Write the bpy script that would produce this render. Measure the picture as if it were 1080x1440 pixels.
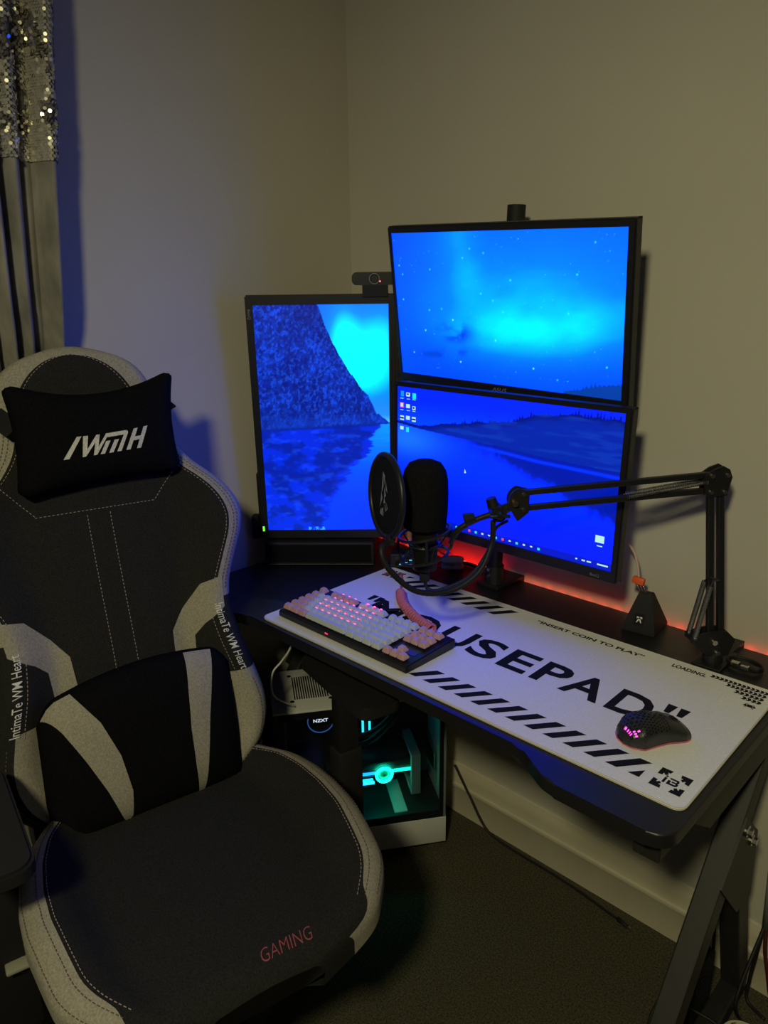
import bpy, bmesh, math, random
import numpy as np
from mathutils import Vector, Matrix, noise

for _o in list(bpy.data.objects):
    bpy.data.objects.remove(_o, do_unlink=True)
SC = bpy.context.scene
COL = SC.collection
V = Vector
random.seed(7)
PI = math.pi

# ------------------------------------------------------------------ camera
cam_d = bpy.data.cameras.new('camera')
cam_d.sensor_fit = 'VERTICAL'
cam_d.sensor_height = 36.0
cam_d.sensor_width = 27.0
cam_d.lens = 1035.47 / 1440.0 * 36.0
cam_d.clip_start = 0.02
cam = bpy.data.objects.new('camera', cam_d)
COL.objects.link(cam)
_yaw, _pit, _rol = math.radians(134.5937), math.radians(16.6284), math.radians(-0.7158)
_f = V((math.cos(_yaw) * math.cos(_pit), math.sin(_yaw) * math.cos(_pit), -math.sin(_pit)))
_r = V((math.sin(_yaw), -math.cos(_yaw), 0))
_u = _r.cross(_f)
_r2 = _r * math.cos(_rol) + _u * math.sin(_rol)
_u2 = _u * math.cos(_rol) - _r * math.sin(_rol)
cam.matrix_world = Matrix(((_r2.x, _u2.x, -_f.x, 1.49204), (_r2.y, _u2.y, -_f.y, -1.40234),
                           (_r2.z, _u2.z, -_f.z, 1.41016), (0, 0, 0, 1)))
SC.camera = cam

# ------------------------------------------------------------------ world, light, exposure
wd = bpy.data.worlds.new('world')
SC.world = wd
wd.use_nodes = True
wd.node_tree.nodes['Background'].inputs[0].default_value = (0.02, 0.02, 0.025, 1)
wd.node_tree.nodes['Background'].inputs[1].default_value = 0.2
LAMP_POS = V((1.62, -2.10, 2.16))          # ceiling spotlight, above and behind the camera
LAMP_AIM = V((0.84, -0.34, 0.38))
LAMP_WATTS = 68.0
LAMP_COLOR = (1.0, 0.93, 0.54)
SC.view_settings.view_transform = 'Standard'
SC.view_settings.look = 'None'
SC.view_settings.exposure = 0.0
SC.view_settings.gamma = 1.0
SC.view_settings.use_curve_mapping = False

# ------------------------------------------------------------------ helpers
def srgb(r, g, b):
    def c(v):
        v /= 255.0
        return v / 12.92 if v <= 0.04045 else ((v + 0.055) / 1.055) ** 2.4
    return (c(r), c(g), c(b))

def mat(name, col, rough=0.6, metal=0.0, spec=0.5, noise_scale=0, noise_amt=0.0, bump=0.0, bump_scale=None,
        emit=None, emit_s=0.0, coords='Object', sheen=0.0, stretch=None):
    m = bpy.data.materials.new(name)
    m.use_nodes = True
    nt = m.node_tree
    b = nt.nodes['Principled BSDF']
    b.inputs['Base Color'].default_value = (*col, 1)
    b.inputs['Roughness'].default_value = rough
    b.inputs['Metallic'].default_value = metal
    b.inputs['Specular IOR Level'].default_value = spec
    if sheen:
        b.inputs['Sheen Weight'].default_value = sheen
    if emit:
        b.inputs['Emission Color'].default_value = (*emit, 1)
        b.inputs['Emission Strength'].default_value = emit_s
    if noise_amt or bump:
        tc = nt.nodes.new('ShaderNodeTexCoord')
        src = tc.outputs[coords]
        if stretch:
            mp = nt.nodes.new('ShaderNodeMapping')
            mp.inputs['Scale'].default_value = stretch
            nt.links.new(src, mp.inputs[0])
            src = mp.outputs[0]
    if noise_amt:
        n = nt.nodes.new('ShaderNodeTexNoise')
        n.inputs['Scale'].default_value = noise_scale
        n.inputs['Detail'].default_value = 4
        nt.links.new(src, n.inputs['Vector'])
        mx = nt.nodes.new('ShaderNodeMix')
        mx.data_type = 'RGBA'
        mx.inputs[6].default_value = (*[c * (1 - noise_amt) for c in col], 1)
        mx.inputs[7].default_value = (*[min(1, c * (1 + noise_amt)) for c in col], 1)
        mr = nt.nodes.new('ShaderNodeMapRange')
        mr.inputs[1].default_value = 0.3
        mr.inputs[2].default_value = 0.7
        nt.links.new(n.outputs['Fac'], mr.inputs[0])
        nt.links.new(mr.outputs[0], mx.inputs[0])
        nt.links.new(mx.outputs[2], b.inputs['Base Color'])
    if bump:
        n2 = nt.nodes.new('ShaderNodeTexNoise')
        n2.inputs['Scale'].default_value = bump_scale or noise_scale
        n2.inputs['Detail'].default_value = 3
        nt.links.new(src, n2.inputs['Vector'])
        bp = nt.nodes.new('ShaderNodeBump')
        bp.inputs['Strength'].default_value = bump
        bp.inputs['Distance'].default_value = 0.002
        nt.links.new(n2.outputs['Fac'], bp.inputs['Height'])
        nt.links.new(bp.outputs[0], b.inputs['Normal'])
    return m

def emat(name, col, s):
    return mat(name, (0.02, 0.02, 0.02), 0.5, emit=col, emit_s=s)

def empty(name, loc=(0, 0, 0), rz=0.0):
    o = bpy.data.objects.new(name, None)
    o.empty_display_size = 0.05
    COL.objects.link(o)
    o.location = loc
    o.rotation_euler = (0, 0, rz)
    return o

def tag(o, label, cat, group=None):
    o['label'] = label
    o['category'] = cat
    if group:
        o['group'] = group
    return o

def obj(name, bm, m, parent=None, smooth=False, label=None, kind=None, auto=None):
    me = bpy.data.meshes.new(name)
    bmesh.ops.recalc_face_normals(bm, faces=bm.faces[:])
    bm.to_mesh(me)
    bm.free()
    if isinstance(m, (list, tuple)):
        for q in m:
            me.materials.append(q)
    else:
        me.materials.append(m)
    if smooth:
        me.polygons.foreach_set('use_smooth', [True] * len(me.polygons))
        if auto:
            try:
                me.set_sharp_from_angle(angle=math.radians(auto))
            except Exception:
                pass
    o = bpy.data.objects.new(name, me)
    COL.objects.link(o)
    if parent:
        o.parent = parent
    if label:
        o['label'] = label
    if kind:
        o['kind'] = kind
    return o

def linkmesh(name, me, parent, matrix=None, label=None):
    o = bpy.data.objects.new(name, me)
    COL.objects.link(o)
    o.parent = parent
    if matrix is not None:
        o.matrix_local = matrix
    if label:
        o['label'] = label
    return o

def mk(fn):
    bm = bmesh.new()
    fn(bm)
    return bm

def box(bm, lo, hi, bev=0.0, seg=2, M=None):
    r = bmesh.ops.create_cube(bm, size=1.0)
    vs = r['verts']
    lo, hi = V(lo), V(hi)
    for v in vs:
        v.co = V(((v.co.x + .5) * (hi.x - lo.x) + lo.x, (v.co.y + .5) * (hi.y - lo.y) + lo.y, (v.co.z + .5) * (hi.z - lo.z) + lo.z))
    if bev:
        es = list({e for v in vs for e in v.link_edges})
        g = bmesh.ops.bevel(bm, geom=es, offset=bev, segments=seg, affect='EDGES', profile=0.5)
        vs = list({v for f in g['faces'] for v in f.verts} | {v for v in vs if v.is_valid})
    if M is not None:
        for v in vs:
            v.co = M @ v.co
    return vs

def cbox(bm, c, s, bev=0.0, seg=2, M=None):
    c, s = V(c), V(s) / 2
    return box(bm, c - s, c + s, bev, seg, M)

def frame_to(p0, p1):
    d = (V(p1) - V(p0)).normalized()
    a = V((0, 0, 1)) if abs(d.z) < 0.9 else V((1, 0, 0))
    x = d.cross(a).normalized()
    y = x.cross(d).normalized()
    return x, y, d

def cyl(bm, p0, p1, r0, r1=None, seg=16, caps=True):
    r1 = r0 if r1 is None else r1
    x, y, d = frame_to(p0, p1)
    A, B = [], []
    for i in range(seg):
        a = 2 * PI * i / seg
        k = x * math.cos(a) + y * math.sin(a)
        A.append(bm.verts.new(V(p0) + k * r0))
        B.append(bm.verts.new(V(p1) + k * r1))
    for i in range(seg):
        j = (i + 1) % seg
        bm.faces.new((A[i], A[j], B[j], B[i]))
    if caps:
        bm.faces.new(A[::-1])
        bm.faces.new(B)

def bar(bm, p0, p1, w, h, up=(0, 0, 1), bev=0.0):
    """rectangular bar from p0 to p1; w across, h along up"""
    p0, p1 = V(p0), V(p1)
    d = (p1 - p0).normalized()
    x = d.cross(V(up)).normalized()
    y = x.cross(d).normalized()
    M = Matrix(((x.x, d.x, y.x, p0.x), (x.y, d.y, y.y, p0.y), (x.z, d.z, y.z, p0.z), (0, 0, 0, 1)))
    box(bm, (-w / 2, 0, -h / 2), (w / 2, (p1 - p0).length, h / 2), bev, 2, M)

def catmull(pts, n=8, closed=False):
    P = [V(p) for p in pts]
    out = []
    N = len(P)
    rng = N if closed else N - 1
    for i in range(rng):
        p1, p2 = P[i], P[(i + 1) % N]
        p0 = P[(i - 1) % N] if (closed or i > 0) else p1 * 2 - p2
        p3 = P[(i + 2) % N] if (closed or i + 2 < N) else p2 * 2 - p1
        for k in range(n):
            t = k / n
            out.append(0.5 * ((2 * p1) + (p2 - p0) * t + (2 * p0 - 5 * p1 + 4 * p2 - p3) * t * t + (3 * p1 - p0 - 3 * p2 + p3) * t ** 3))
    if not closed:
        out.append(P[-1])
    return out

def tube(bm, pts, r, seg=8, closed=False, caps=True):
    pts = [V(p) for p in pts]
    n = len(pts)
    rings = []
    prev = None
    for i, p in enumerate(pts):
        a = pts[(i - 1) % n] if (closed or i > 0) else p
        b = pts[(i + 1) % n] if (closed or i < n - 1) else p
        t = (b - a).normalized()
        if prev is None:
            q = V((0, 0, 1)) if abs(t.z) < 0.9 else V((1, 0, 0))
            x = t.cross(q).normalized()
        else:
            x = (prev - t * prev.dot(t)).normalized()
        prev = x
        y = t.cross(x)
        rr = r[i] if isinstance(r, (list, tuple)) else r
        rings.append([bm.verts.new(p + (x * math.cos(2 * PI * k / seg) + y * math.sin(2 * PI * k / seg)) * rr) for k in range(seg)])
    for i in range(n if closed else n - 1):
        A, B = rings[i], rings[(i + 1) % n]
        for k in range(seg):
            j = (k + 1) % seg
            bm.faces.new((A[k], A[j], B[j], B[k]))
    if caps and not closed:
        bm.faces.new(rings[0][::-1])
        bm.faces.new(rings[-1])

def prism(bm, outline, z0, z1, M=None):
    A = [bm.verts.new((x, y, z0)) for x, y in outline]
    B = [bm.verts.new((x, y, z1)) for x, y in outline]
    n = len(A)
    fs = [bm.faces.new(A[::-1]), bm.faces.new(B)]
    for i in range(n):
        j = (i + 1) % n
        bm.faces.new((A[i], A[j], B[j], B[i]))
    if M is not None:
        for v in A + B:
            v.co = M @ v.co
    return fs

def grid(bm, rows, closed_u=False):
    """rows: list of lists of Vector -> quads; returns list of (i,j,face)"""
    VV = [[bm.verts.new(p) for p in r] for r in rows]
    out = []
    for i in range(len(VV) - 1):
        m = len(VV[i])
        for j in range(m if closed_u else m - 1):
            k = (j + 1) % m
            out.append((i, j, bm.faces.new((VV[i][j], VV[i][k], VV[i + 1][k], VV[i + 1][j]))))
    return VV, out

def rounded_rect(x0, y0, x1, y1, r, n=6):
    o = []
    for cx, cy, a0 in ((x1 - r, y0 + r, -90), (x1 - r, y1 - r, 0), (x0 + r, y1 - r, 90), (x0 + r, y0 + r, 180)):
        for k in range(n + 1):
            a = math.radians(a0 + 90 * k / n)
            o.append((cx + r * math.cos(a), cy + r * math.sin(a)))
    return o

def basis(o, x, y, z):
    return Matrix(((x[0], y[0], z[0], o[0]), (x[1], y[1], z[1], o[1]), (x[2], y[2], z[2], o[2]), (0, 0, 0, 1)))

def lerp_tab(tab, x):
    if x <= tab[0][0]:
        return tab[0][1]
    for (a, b), (c, d) in zip(tab, tab[1:]):
        if x <= c:
            t = (x - a) / (c - a)
            t = t * t * (3 - 2 * t) * 0.5 + t * 0.5
            return b + (d - b) * t
    return tab[-1][1]

def sstep(a, b, x):
    t = min(1, max(0, (x - a) / (b - a)))
    return t * t * (3 - 2 * t)

_text_cache = {}
def text_geo(body, bold=0.0, shear=0.0):
    """flat letters, normalised so that the bounding box starts at 0,0 with cap height kept; -> verts(np), faces, w, h"""
    key = (body, bold, shear)
    if key in _text_cache:
        return _text_cache[key]
    cu = bpy.data.curves.new('lettering_curve', 'FONT')
    cu.body = body
    cu.size = 1.0
    cu.offset = bold
    cu.shear = shear
    cu.resolution_u = 3
    cu.fill_mode = 'FRONT'
    ob = bpy.data.objects.new('lettering_tmp', cu)
    COL.objects.link(ob)
    bpy.context.view_layer.update()
    me = bpy.data.meshes.new_from_object(ob.evaluated_get(bpy.context.evaluated_depsgraph_get()))
    vs = np.array([v.co[:2] for v in me.vertices])
    fs = [tuple(p.vertices) for p in me.polygons]
    bpy.data.objects.remove(ob, do_unlink=True)
    bpy.data.curves.remove(cu)
    bpy.data.meshes.remove(me)
    lo = vs.min(0)
    vs = vs - lo
    w, h = vs.max(0)
    _text_cache[key] = (vs, fs, w, h)
    return _text_cache[key]

def put_text(bm, body, fn, W, H, bold=0.0, shear=0.0):
    """letters stretched to W x H, each vertex mapped by fn(x,y)"""
    vs, fs, w, h = text_geo(body, bold, shear)
    BV = [bm.verts.new(fn(x / w * W, y / h * H)) for x, y in vs]
    for f in fs:
        try:
            bm.faces.new([BV[i] for i in f])
        except ValueError:
            pass

def poly(bm, pts):
    return bm.faces.new([bm.verts.new(p) for p in pts])

# ------------------------------------------------------------------ materials
M_WALL = mat('wall_paint', (0.56, 0.53, 0.46), 0.75, spec=0.25, noise_scale=3, noise_amt=0.03, bump=0.12, bump_scale=140)
M_CEIL = mat('ceiling_paint', (0.72, 0.70, 0.65), 0.9, spec=0.1)
M_GLOSSWOOD = mat('skirting_gloss_paint', (0.62, 0.57, 0.44), 0.35, spec=0.5, noise_scale=12, noise_amt=0.04)
M_CARPET = mat('carpet_pile', (0.085, 0.076, 0.052), 0.97, spec=0.05, noise_scale=260, noise_amt=0.6, bump=0.8, bump_scale=420)
M_BLACK = mat('black_plastic', (0.012, 0.012, 0.014), 0.42, spec=0.45)
M_BLACKM = mat('matt_black_plastic', (0.016, 0.016, 0.018), 0.65, spec=0.3)
M_STEEL = mat('black_coated_steel', (0.020, 0.020, 0.019), 0.5, metal=0.0, spec=0.5, noise_scale=60, noise_amt=0.15)
M_CHROME = mat('bright_zinc', (0.75, 0.72, 0.66), 0.22, metal=1.0)
M_SPRING = mat('spring_steel', (0.30, 0.30, 0.30), 0.35, metal=1.0)
M_RUBBER = mat('black_rubber', (0.010, 0.010, 0.011), 0.55, spec=0.4)
M_WHITE = mat('white_painted_steel', (0.66, 0.66, 0.64), 0.45, spec=0.4)
M_PADW = mat('white_cloth_pad', (0.90, 0.90, 0.89), 0.48, spec=0.5, noise_scale=260, noise_amt=0.05, bump=0.15, bump_scale=500)
M_INK = mat('black_ink', (0.012, 0.012, 0.014), 0.8, spec=0.15)
M_INKRED = mat('red_ink', (0.45, 0.03, 0.03), 0.8, spec=0.15)
M_STITCHW = mat('cream_thread', (0.70, 0.66, 0.55), 0.8)
M_PRINTW = mat('white_print', (0.75, 0.75, 0.75), 0.6)
M_PRINTG = mat('grey_print', (0.22, 0.24, 0.27), 0.5)
M_DARKFAB = mat('charcoal_woven_fabric', (0.022, 0.022, 0.022), 0.92, spec=0.12, noise_scale=420, noise_amt=0.35, bump=0.35, bump_scale=650)
M_VELVETB = mat('black_plush', (0.006, 0.006, 0.008), 0.95, spec=0.05, noise_scale=300, noise_amt=0.3, bump=0.3, bump_scale=400)
M_GREYFAB = mat('light_grey_linen_fabric', (0.36, 0.335, 0.285), 0.9, spec=0.12, noise_scale=330, noise_amt=0.22, bump=0.4, bump_scale=520)
M_THREAD = mat('pink_grey_thread', (0.42, 0.34, 0.31), 0.8)
M_THREADD = mat('brown_thread', (0.16, 0.11, 0.09), 0.8)
M_SILVEREMB = mat('silver_embroidery', (0.62, 0.62, 0.62), 0.45, spec=0.5, noise_scale=300, noise_amt=0.2)
M_PINKEMB = mat('pink_embroidery', (0.36, 0.07, 0.09), 0.7)

# ------------------------------------------------------------------ setting
RX, RY, RZ = 3.4, -3.6, 2.42
def struct(name, bm, m, label, cat, smooth=False):
    o = obj(name, bm, m, None, smooth)
    o['kind'] = 'structure'
    o['label'] = label
    o['category'] = cat
    return o
struct('floor', mk(lambda b: box(b, (-0.12, RY - 0.12, -0.1), (RX + 0.12, 0.12, 0))), M_CARPET, 'dark brown short pile carpet covering the whole floor', 'floor')
struct('ceiling', mk(lambda b: box(b, (-0.12, RY - 0.12, RZ), (RX + 0.12, 0.12, RZ + 0.1))), M_CEIL, 'plain pale ceiling above the room', 'ceiling')
struct('wall_back', mk(lambda b: box(b, (-0.12, 0, 0), (RX + 0.12, 0.12, RZ))), M_WALL, 'plain greige wall behind the desk and the two stacked monitors', 'wall')
struct('wall_left', mk(lambda b: box(b, (-0.12, RY, 0), (0, 0, RZ))), M_WALL, 'plain greige wall behind the gaming chair and the curtain', 'wall')
struct('wall_right', mk(lambda b: box(b, (RX, RY, 0), (RX + 0.12, 0, RZ))), M_WALL, 'plain greige wall to the right of the viewer', 'wall')
struct('wall_front', mk(lambda b: box(b, (-0.12, RY - 0.12, 0), (RX + 0.12, RY, RZ))), M_WALL, 'plain greige wall behind the viewer', 'wall')
def skirting(name, along, label):
    prof = [(0.0, 0), (0.018, 0), (0.018, 0.078), (0.0205, 0.082), (0.0215, 0.087), (0.0205, 0.092), (0.016, 0.095),
            (0.0145, 0.101), (0.0135, 0.118), (0.012, 0.130), (0.0085, 0.138), (0.006, 0.146), (0.0, 0.148)]
    bm = bmesh.new()
    ends = []
    if along == 'x':
        f = lambda t, d, z: V((t, -d, z))
        t0, t1 = 0.0, RX
    else:
        f = lambda t, d, z: V((d, t, z))
        t0, t1 = RY, -0.0215
    for t in (t0, t1):
        ends.append([bm.verts.new(f(t, d, z)) for d, z in prof])
    for i in range(len(prof)):
        j = (i + 1) % len(prof)
        bm.faces.new((ends[0][i], ends[0][j], ends[1][j], ends[1][i]))
    bm.faces.new(ends[0]); bm.faces.new(ends[1][::-1])
    o = obj(name, bm, M_GLOSSWOOD, None, True, auto=35)
    o['kind'] = 'structure'; o['label'] = label; o['category'] = 'skirting'
skirting('baseboard_back', 'x', 'cream moulded skirting board along the wall under the desk')
skirting('baseboard_left', 'y', 'cream moulded skirting board along the wall behind the chair')

# ceiling spotlight that lights the room (above and behind the camera)
lamp = empty('ceiling_spotlight', (LAMP_POS.x, LAMP_POS.y, RZ))
tag(lamp, 'white ceiling spotlight above and behind the viewer', 'lamp')
dz = LAMP_POS.z - RZ
ldir = (LAMP_AIM - LAMP_POS).normalized()
lx, ly, _ = frame_to((0, 0, 0), ldir)
obj('ceiling_rose', mk(lambda b: cyl(b, (0, 0, -0.025), (0, 0, 0), 0.050, 0.055, 28)), M_WHITE, lamp, True, auto=40)
obj('stem', mk(lambda b: cyl(b, V((0, 0, dz)) - ldir * .06, (0, 0, -0.025), 0.006, None, 10)), M_WHITE, lamp, True)
def _can(b):
    prof = [(-.085, .020), (-.080, .034), (-.02, .046), (.030, .056), (.030, .053), (-.02, .043), (-.070, .032), (-.072, .004)]
    rows = [[V((0, 0, dz)) + ldir * t + (lx * math.cos(2 * PI * k / 32) + ly * math.sin(2 * PI * k / 32)) * r for k in range(32)] for t, r in prof]
    VV, _ = grid(b, rows, True)
    b.faces.new(VV[0][::-1]); b.faces.new(VV[-1])
obj('lamp_can', mk(_can), M_WHITE, lamp, True, auto=40)
obj('bulb', mk(lambda b: cyl(b, V((0, 0, dz)) - ldir * .02, V((0, 0, dz)) + ldir * .012, .030, .038, 28)), emat('bulb_glow', LAMP_COLOR, 6.0), lamp, True, auto=40)
ld = bpy.data.lights.new('bulb_light', 'SPOT')
ld.energy = LAMP_WATTS
ld.color = LAMP_COLOR
ld.shadow_soft_size = 0.09
ld.spot_size = math.radians(116)
ld.spot_blend = 1.0
lo = bpy.data.objects.new('bulb_light', ld)
COL.objects.link(lo)
lo.parent = lamp
lo.location = V((0, 0, dz)) + ldir * .135
lo.rotation_euler = ldir.to_track_quat('-Z', 'Y').to_euler()

# ------------------------------------------------------------------ desk
def carbon():
    m = mat('black_carbon_laminate', (0.014, 0.014, 0.016), 0.38, spec=0.5)
    nt = m.node_tree
    tc = nt.nodes.new('ShaderNodeTexCoord')
    ck = nt.nodes.new('ShaderNodeTexChecker')
    ck.inputs['Scale'].default_value = 330
    bp = nt.nodes.new('ShaderNodeBump')
    bp.inputs['Strength'].default_value = 0.25
    bp.inputs['Distance'].default_value = 0.0006
    nt.links.new(tc.outputs['Object'], ck.inputs['Vector'])
    nt.links.new(ck.outputs['Fac'], bp.inputs['Height'])
    nt.links.new(bp.outputs[0], nt.nodes['Principled BSDF'].inputs['Normal'])
    return m
M_CARBON = carbon()
desk = empty('gaming_desk', (0.61, -0.31, 0))
tag(desk, 'black gaming desk with a curved front edge and slanted steel legs', 'desk')
DO = V((0.61, -0.31, 0))
def smooth_curve(a, b, n=8):
    return [(a[0] + (b[0] - a[0]) * t, a[1] + (b[1] - a[1]) * (t * t * (3 - 2 * t))) for t in [k / n for k in range(n + 1)]]
out = []
out += [(0.022, -0.014), (0.022, -0.585)]
out += [(0.022 + 0.03 * (1 - math.cos(a)), -0.585 - 0.03 * math.sin(a)) for a in [PI / 2 * k / 6 for k in range(1, 7)]]
out += smooth_curve((0.17, -0.615), (0.275, -0.575))
out += smooth_curve((0.945, -0.575), (1.045, -0.617))
out += [(1.178 + 0.03 * math.sin(a), -0.587 - 0.03 * math.cos(a)) for a in [PI / 2 * k / 6 for k in range(0, 7)]]
out += [(1.208, -0.014)]
def _top(b):
    o2 = [(x - DO.x, y - DO.y) for x, y in out]
    fs = prism(b, o2, 0.727, 0.750)
    es = list(fs[0].edges) + list(fs[1].edges)
    bmesh.ops.bevel(b, geom=es, offset=0.004, segments=3, affect='EDGES', profile=0.6)
obj('desktop', mk(_top), M_CARBON, desk, True, auto=30)
def dpart(name, fn, m=M_STEEL, smooth=False, parent=desk):
    bm = mk(fn)
    for v in bm.verts:
        v.co -= DO
    return obj(name, bm, m, parent, smooth, auto=35)
for sx in (0, 1):
    xa, xb = (1.150, 1.188) if sx else (0.04, 0.078)
    xc = (xa + xb) / 2
    dpart('side_rail', lambda b: box(b, (xa, -0.588, 0.684), (xb, -0.045, 0.7265), 0.003))
    # slanted main leg: from the back under the top to the front on the floor
    t0, t1 = V((xc, -0.085, 0.684)), V((xc, -0.585, 0.045))
    dpart('slanted_leg', lambda b: bar(b, t0, t1, xb - xa, 0.052, (0, -0.8, 0.6), 0.003))
    dpart('floor_foot', lambda b: box(b, (xa, -0.615, 0.004), (xb, -0.035, 0.045), 0.004))
    # rear strut meeting the slanted leg
    dpart('rear_strut', lambda b: bar(b, (xc, -0.205, 0.470), (xc, -0.060, 0.045), xb - xa, 0.046, (0, 1, 0.3), 0.003))
    # gusset plate under the rail
    sd = xb if sx else xa - 0.004
    def _g(b):
        M = Matrix(((0, 0, 1, sd), (1, 0, 0, 0), (0, 1, 0, 0), (0, 0, 0, 1)))
        prism(b, [(-0.475, 0.722), (-0.475, 0.690), (-0.34, 0.455), (-0.20, 0.565), (-0.05, 0.640), (-0.05, 0.722)], 0, 0.004, M)
    if sx:
        def _g2(b):
            M = Matrix(((0, 0, 1, xb), (1, 0, 0, 0), (0, 1, 0, 0), (0, 0, 0, 1)))
            prism(b, [(-0.50, 0.724), (-0.50, 0.700), (-0.415, 0.640), (-0.055, 0.640), (-0.055, 0.724)], 0, 0.004, M)
        dpart('side_plate', _g2)
        for (yy, zz) in ((-0.441, 0.708), (-0.337, 0.708), (-0.15, 0.708)):
            dpart('bolt', lambda b: (cyl(b, (xb + 0.004, yy, zz), (xb + 0.0065, yy, zz), 0.0075, None, 16), cyl(b, (xb + 0.0065, yy, zz), (xb + 0.010, yy, zz), 0.0045, 0.004, 6)), M_CHROME)
    # joint plate on the rear strut with two bolts
    def _jp(b):
        M = Matrix(((0, 0, 1, xb if sx else xa - 0.004), (1, 0, 0, 0), (0, 1, 0, 0), (0, 0, 0, 1)))
        prism(b, [(-0.315, 0.455), (-0.225, 0.545), (-0.150, 0.475), (-0.135, 0.330), (-0.205, 0.330)], 0, 0.004, M)
    dpart('joint_plate', _jp)
    if sx:
        for (yy, zz) in ((-0.190, 0.480), (-0.225, 0.520)):
            dpart('bolt', lambda b: (cyl(b, (xb + 0.004, yy, zz), (xb + 0.008, yy, zz), 0.010, None, 16), cyl(b, (xb + 0.008, yy, zz), (xb + 0.015, yy, zz), 0.007, None, 6)), M_CHROME)
dpart('cross_beam', lambda b: box(b, (0.082, -0.10, 0.687), (1.150, -0.06, 0.7265), 0.003))
dpart('cross_beam', lambda b: box(b, (0.082, -0.50, 0.697), (1.150, -0.46, 0.7265), 0.003))

# red light strip along the back edge of the desk
strip = empty('light_strip', (0.61, -0.0138, 0.738))
tag(strip, 'red LED strip glowing along the back edge of the desk', 'light strip')
obj('tape', mk(lambda b: (box(b, (-0.56, 0.0, -0.006), (0.575, 0.0012, 0.005)), box(b, (-0.56, 0.0, -0.0075), (0.575, 0.0105, -0.006)))), M_BLACKM, strip)  # second box is an added ledge stopping red light from leaking below the desk
M_REDLED = emat('red_led', (1.0, 0.014, 0.012), 17.0)
_chip = None
for k in range(33):
    x = -0.55 + k * 0.0345
    if _chip is None:
        _chip = obj('led_chip', mk(lambda b: box(b, (-0.003, 0.0012, -0.0025), (0.003, 0.0030, 0.0045))), M_REDLED, strip)
        _chip.location = (x, 0, 0)
    else:
        c = _chip.copy(); COL.objects.link(c); c.parent = strip; c.location = (x, 0, 0)
# extra strip piece, added unseen behind the monitors to strengthen the red wall glow
obj('tape', mk(lambda b: box(b, (-0.25, -0.0122, 0.0124), (-0.102, -0.0110, 0.0224))), M_BLACKM, strip)
_chip2 = obj('led_chip', mk(lambda b: box(b, (-0.003, 0.0012, -0.0025), (0.003, 0.0030, 0.0045))), emat('bright_red_led', (1.0, 0.014, 0.012), 45.0), strip)
_chip2.location = (-0.112, -0.0122, 0.0174)
for k in range(3):
    c = _chip2.copy(); COL.objects.link(c); c.parent = strip; c.location = (-0.235 + k * 0.041, -0.0122, 0.0174)

# ------------------------------------------------------------------ desk pad with print
PX, PY, PA = 0.29377, -0.166, 0.01184
PADM = Matrix.Translation((PX, PY, 0.7505)) @ Matrix.Rotation(PA, 4, 'Z') @ Matrix.Translation((0, -0.4, 0))
pad = empty('desk_pad', (0, 0, 0))
pad.matrix_world = PADM
tag(pad, 'white desk pad printed with the word MOUSEPAD under keyboard and mouse', 'desk pad')
PT = 0.0035
def _pad(b):
    fs = prism(b, rounded_rect(0, 0, 0.9, 0.4, 0.016), 0, PT)
    bmesh.ops.bevel(b, geom=list(fs[1].edges), offset=0.0012, segments=2, affect='EDGES')
obj('pad_sheet', mk(_pad), M_PADW, pad)
def _edge(b):
    o = rounded_rect(0.0005, 0.0005, 0.8995, 0.3995, 0.016, 8)
    tube(b, [V((x, y, PT - 0.001)) for x, y in o], 0.0017, 6, True)
obj('stitched_edge', mk(_edge), M_STITCHW, pad, True)
pz = PT + 0.0003
P2 = lambda x, y: V((x, y, pz))
def _letters(b):
    for ch, s0, s1 in (('M', .130, .215), ('O', .222, .316), ('U', .331, .402), ('S', .408, .472), ('E', .484, .543), ('P', .556, .614), ('A', .614, .687), ('D', .700, .766)):
        put_text(b, ch, lambda x, y, s0=s0: P2(s0 + x, .163 + y), s1 - s0, .077, bold=0.024)
obj('headline_lettering', mk(_letters), M_INK, pad, label='bold black letters MOUSEPAD')
for s in (.097, .116, .776, .797):
    obj('quotation_mark', mk(lambda b: poly(b, [P2(s + .003, .216), P2(s + .012, .216), P2(s + .016, .244), P2(s, .244)])), M_INK, pad)
def stripe(name, s, v0, v1, sh=.034, w=.0182):
    obj(name, mk(lambda b: poly(b, [P2(s, v0), P2(s + w, v0), P2(s + w + sh, v1), P2(s + sh, v1)])), M_INK, pad)
for k in range(0, 12):
    stripe('front_stripe', .774 - k * .0349, .0295, .072)
obj('front_stripe', mk(lambda b: poly(b, [P2(.809, .0295), P2(.826, .0295), P2(.826, .050)])), M_INK, pad)
for k in range(0, 8):
    stripe('back_stripe', .0860 + k * .0361, .3385, .3815)
obj('back_stripe', mk(lambda b: poly(b, [P2(.081, .3815), P2(.081, .366), P2(.100, .3815)])), M_INK, pad)
obj('small_lettering', mk(lambda b: put_text(b, '\u201cINSERT COIN TO PLAY\u201d', lambda x, y: P2(.443 + x, .3655 + y), .231, .0125, bold=0.035)), M_INK, pad)
obj('small_lettering', mk(lambda b: put_text(b, 'LOADING.', lambda x, y: P2(.7255 + x, .3705 + y), .0605, .0125, bold=0.035)), M_INK, pad)
def _chev(b):
    rows = [(.791, .379, 13), (.822, .366, 9), (.840, .353, 6), (.856, .340, 4)]
    for s0, v0, n in rows:
        w = (.8865 - s0) / n
        h = .0105
        for k in range(n):
            x = s0 + k * w
            poly(b, [P2(x, v0), P2(x + w * .72, v0), P2(x + w * 1.15, v0 + h * .5), P2(x + w * .72, v0 + h), P2(x, v0 + h), P2(x + w * .43, v0 + h * .5)])
obj('chevron_print', mk(_chev), M_INK, pad)
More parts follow.
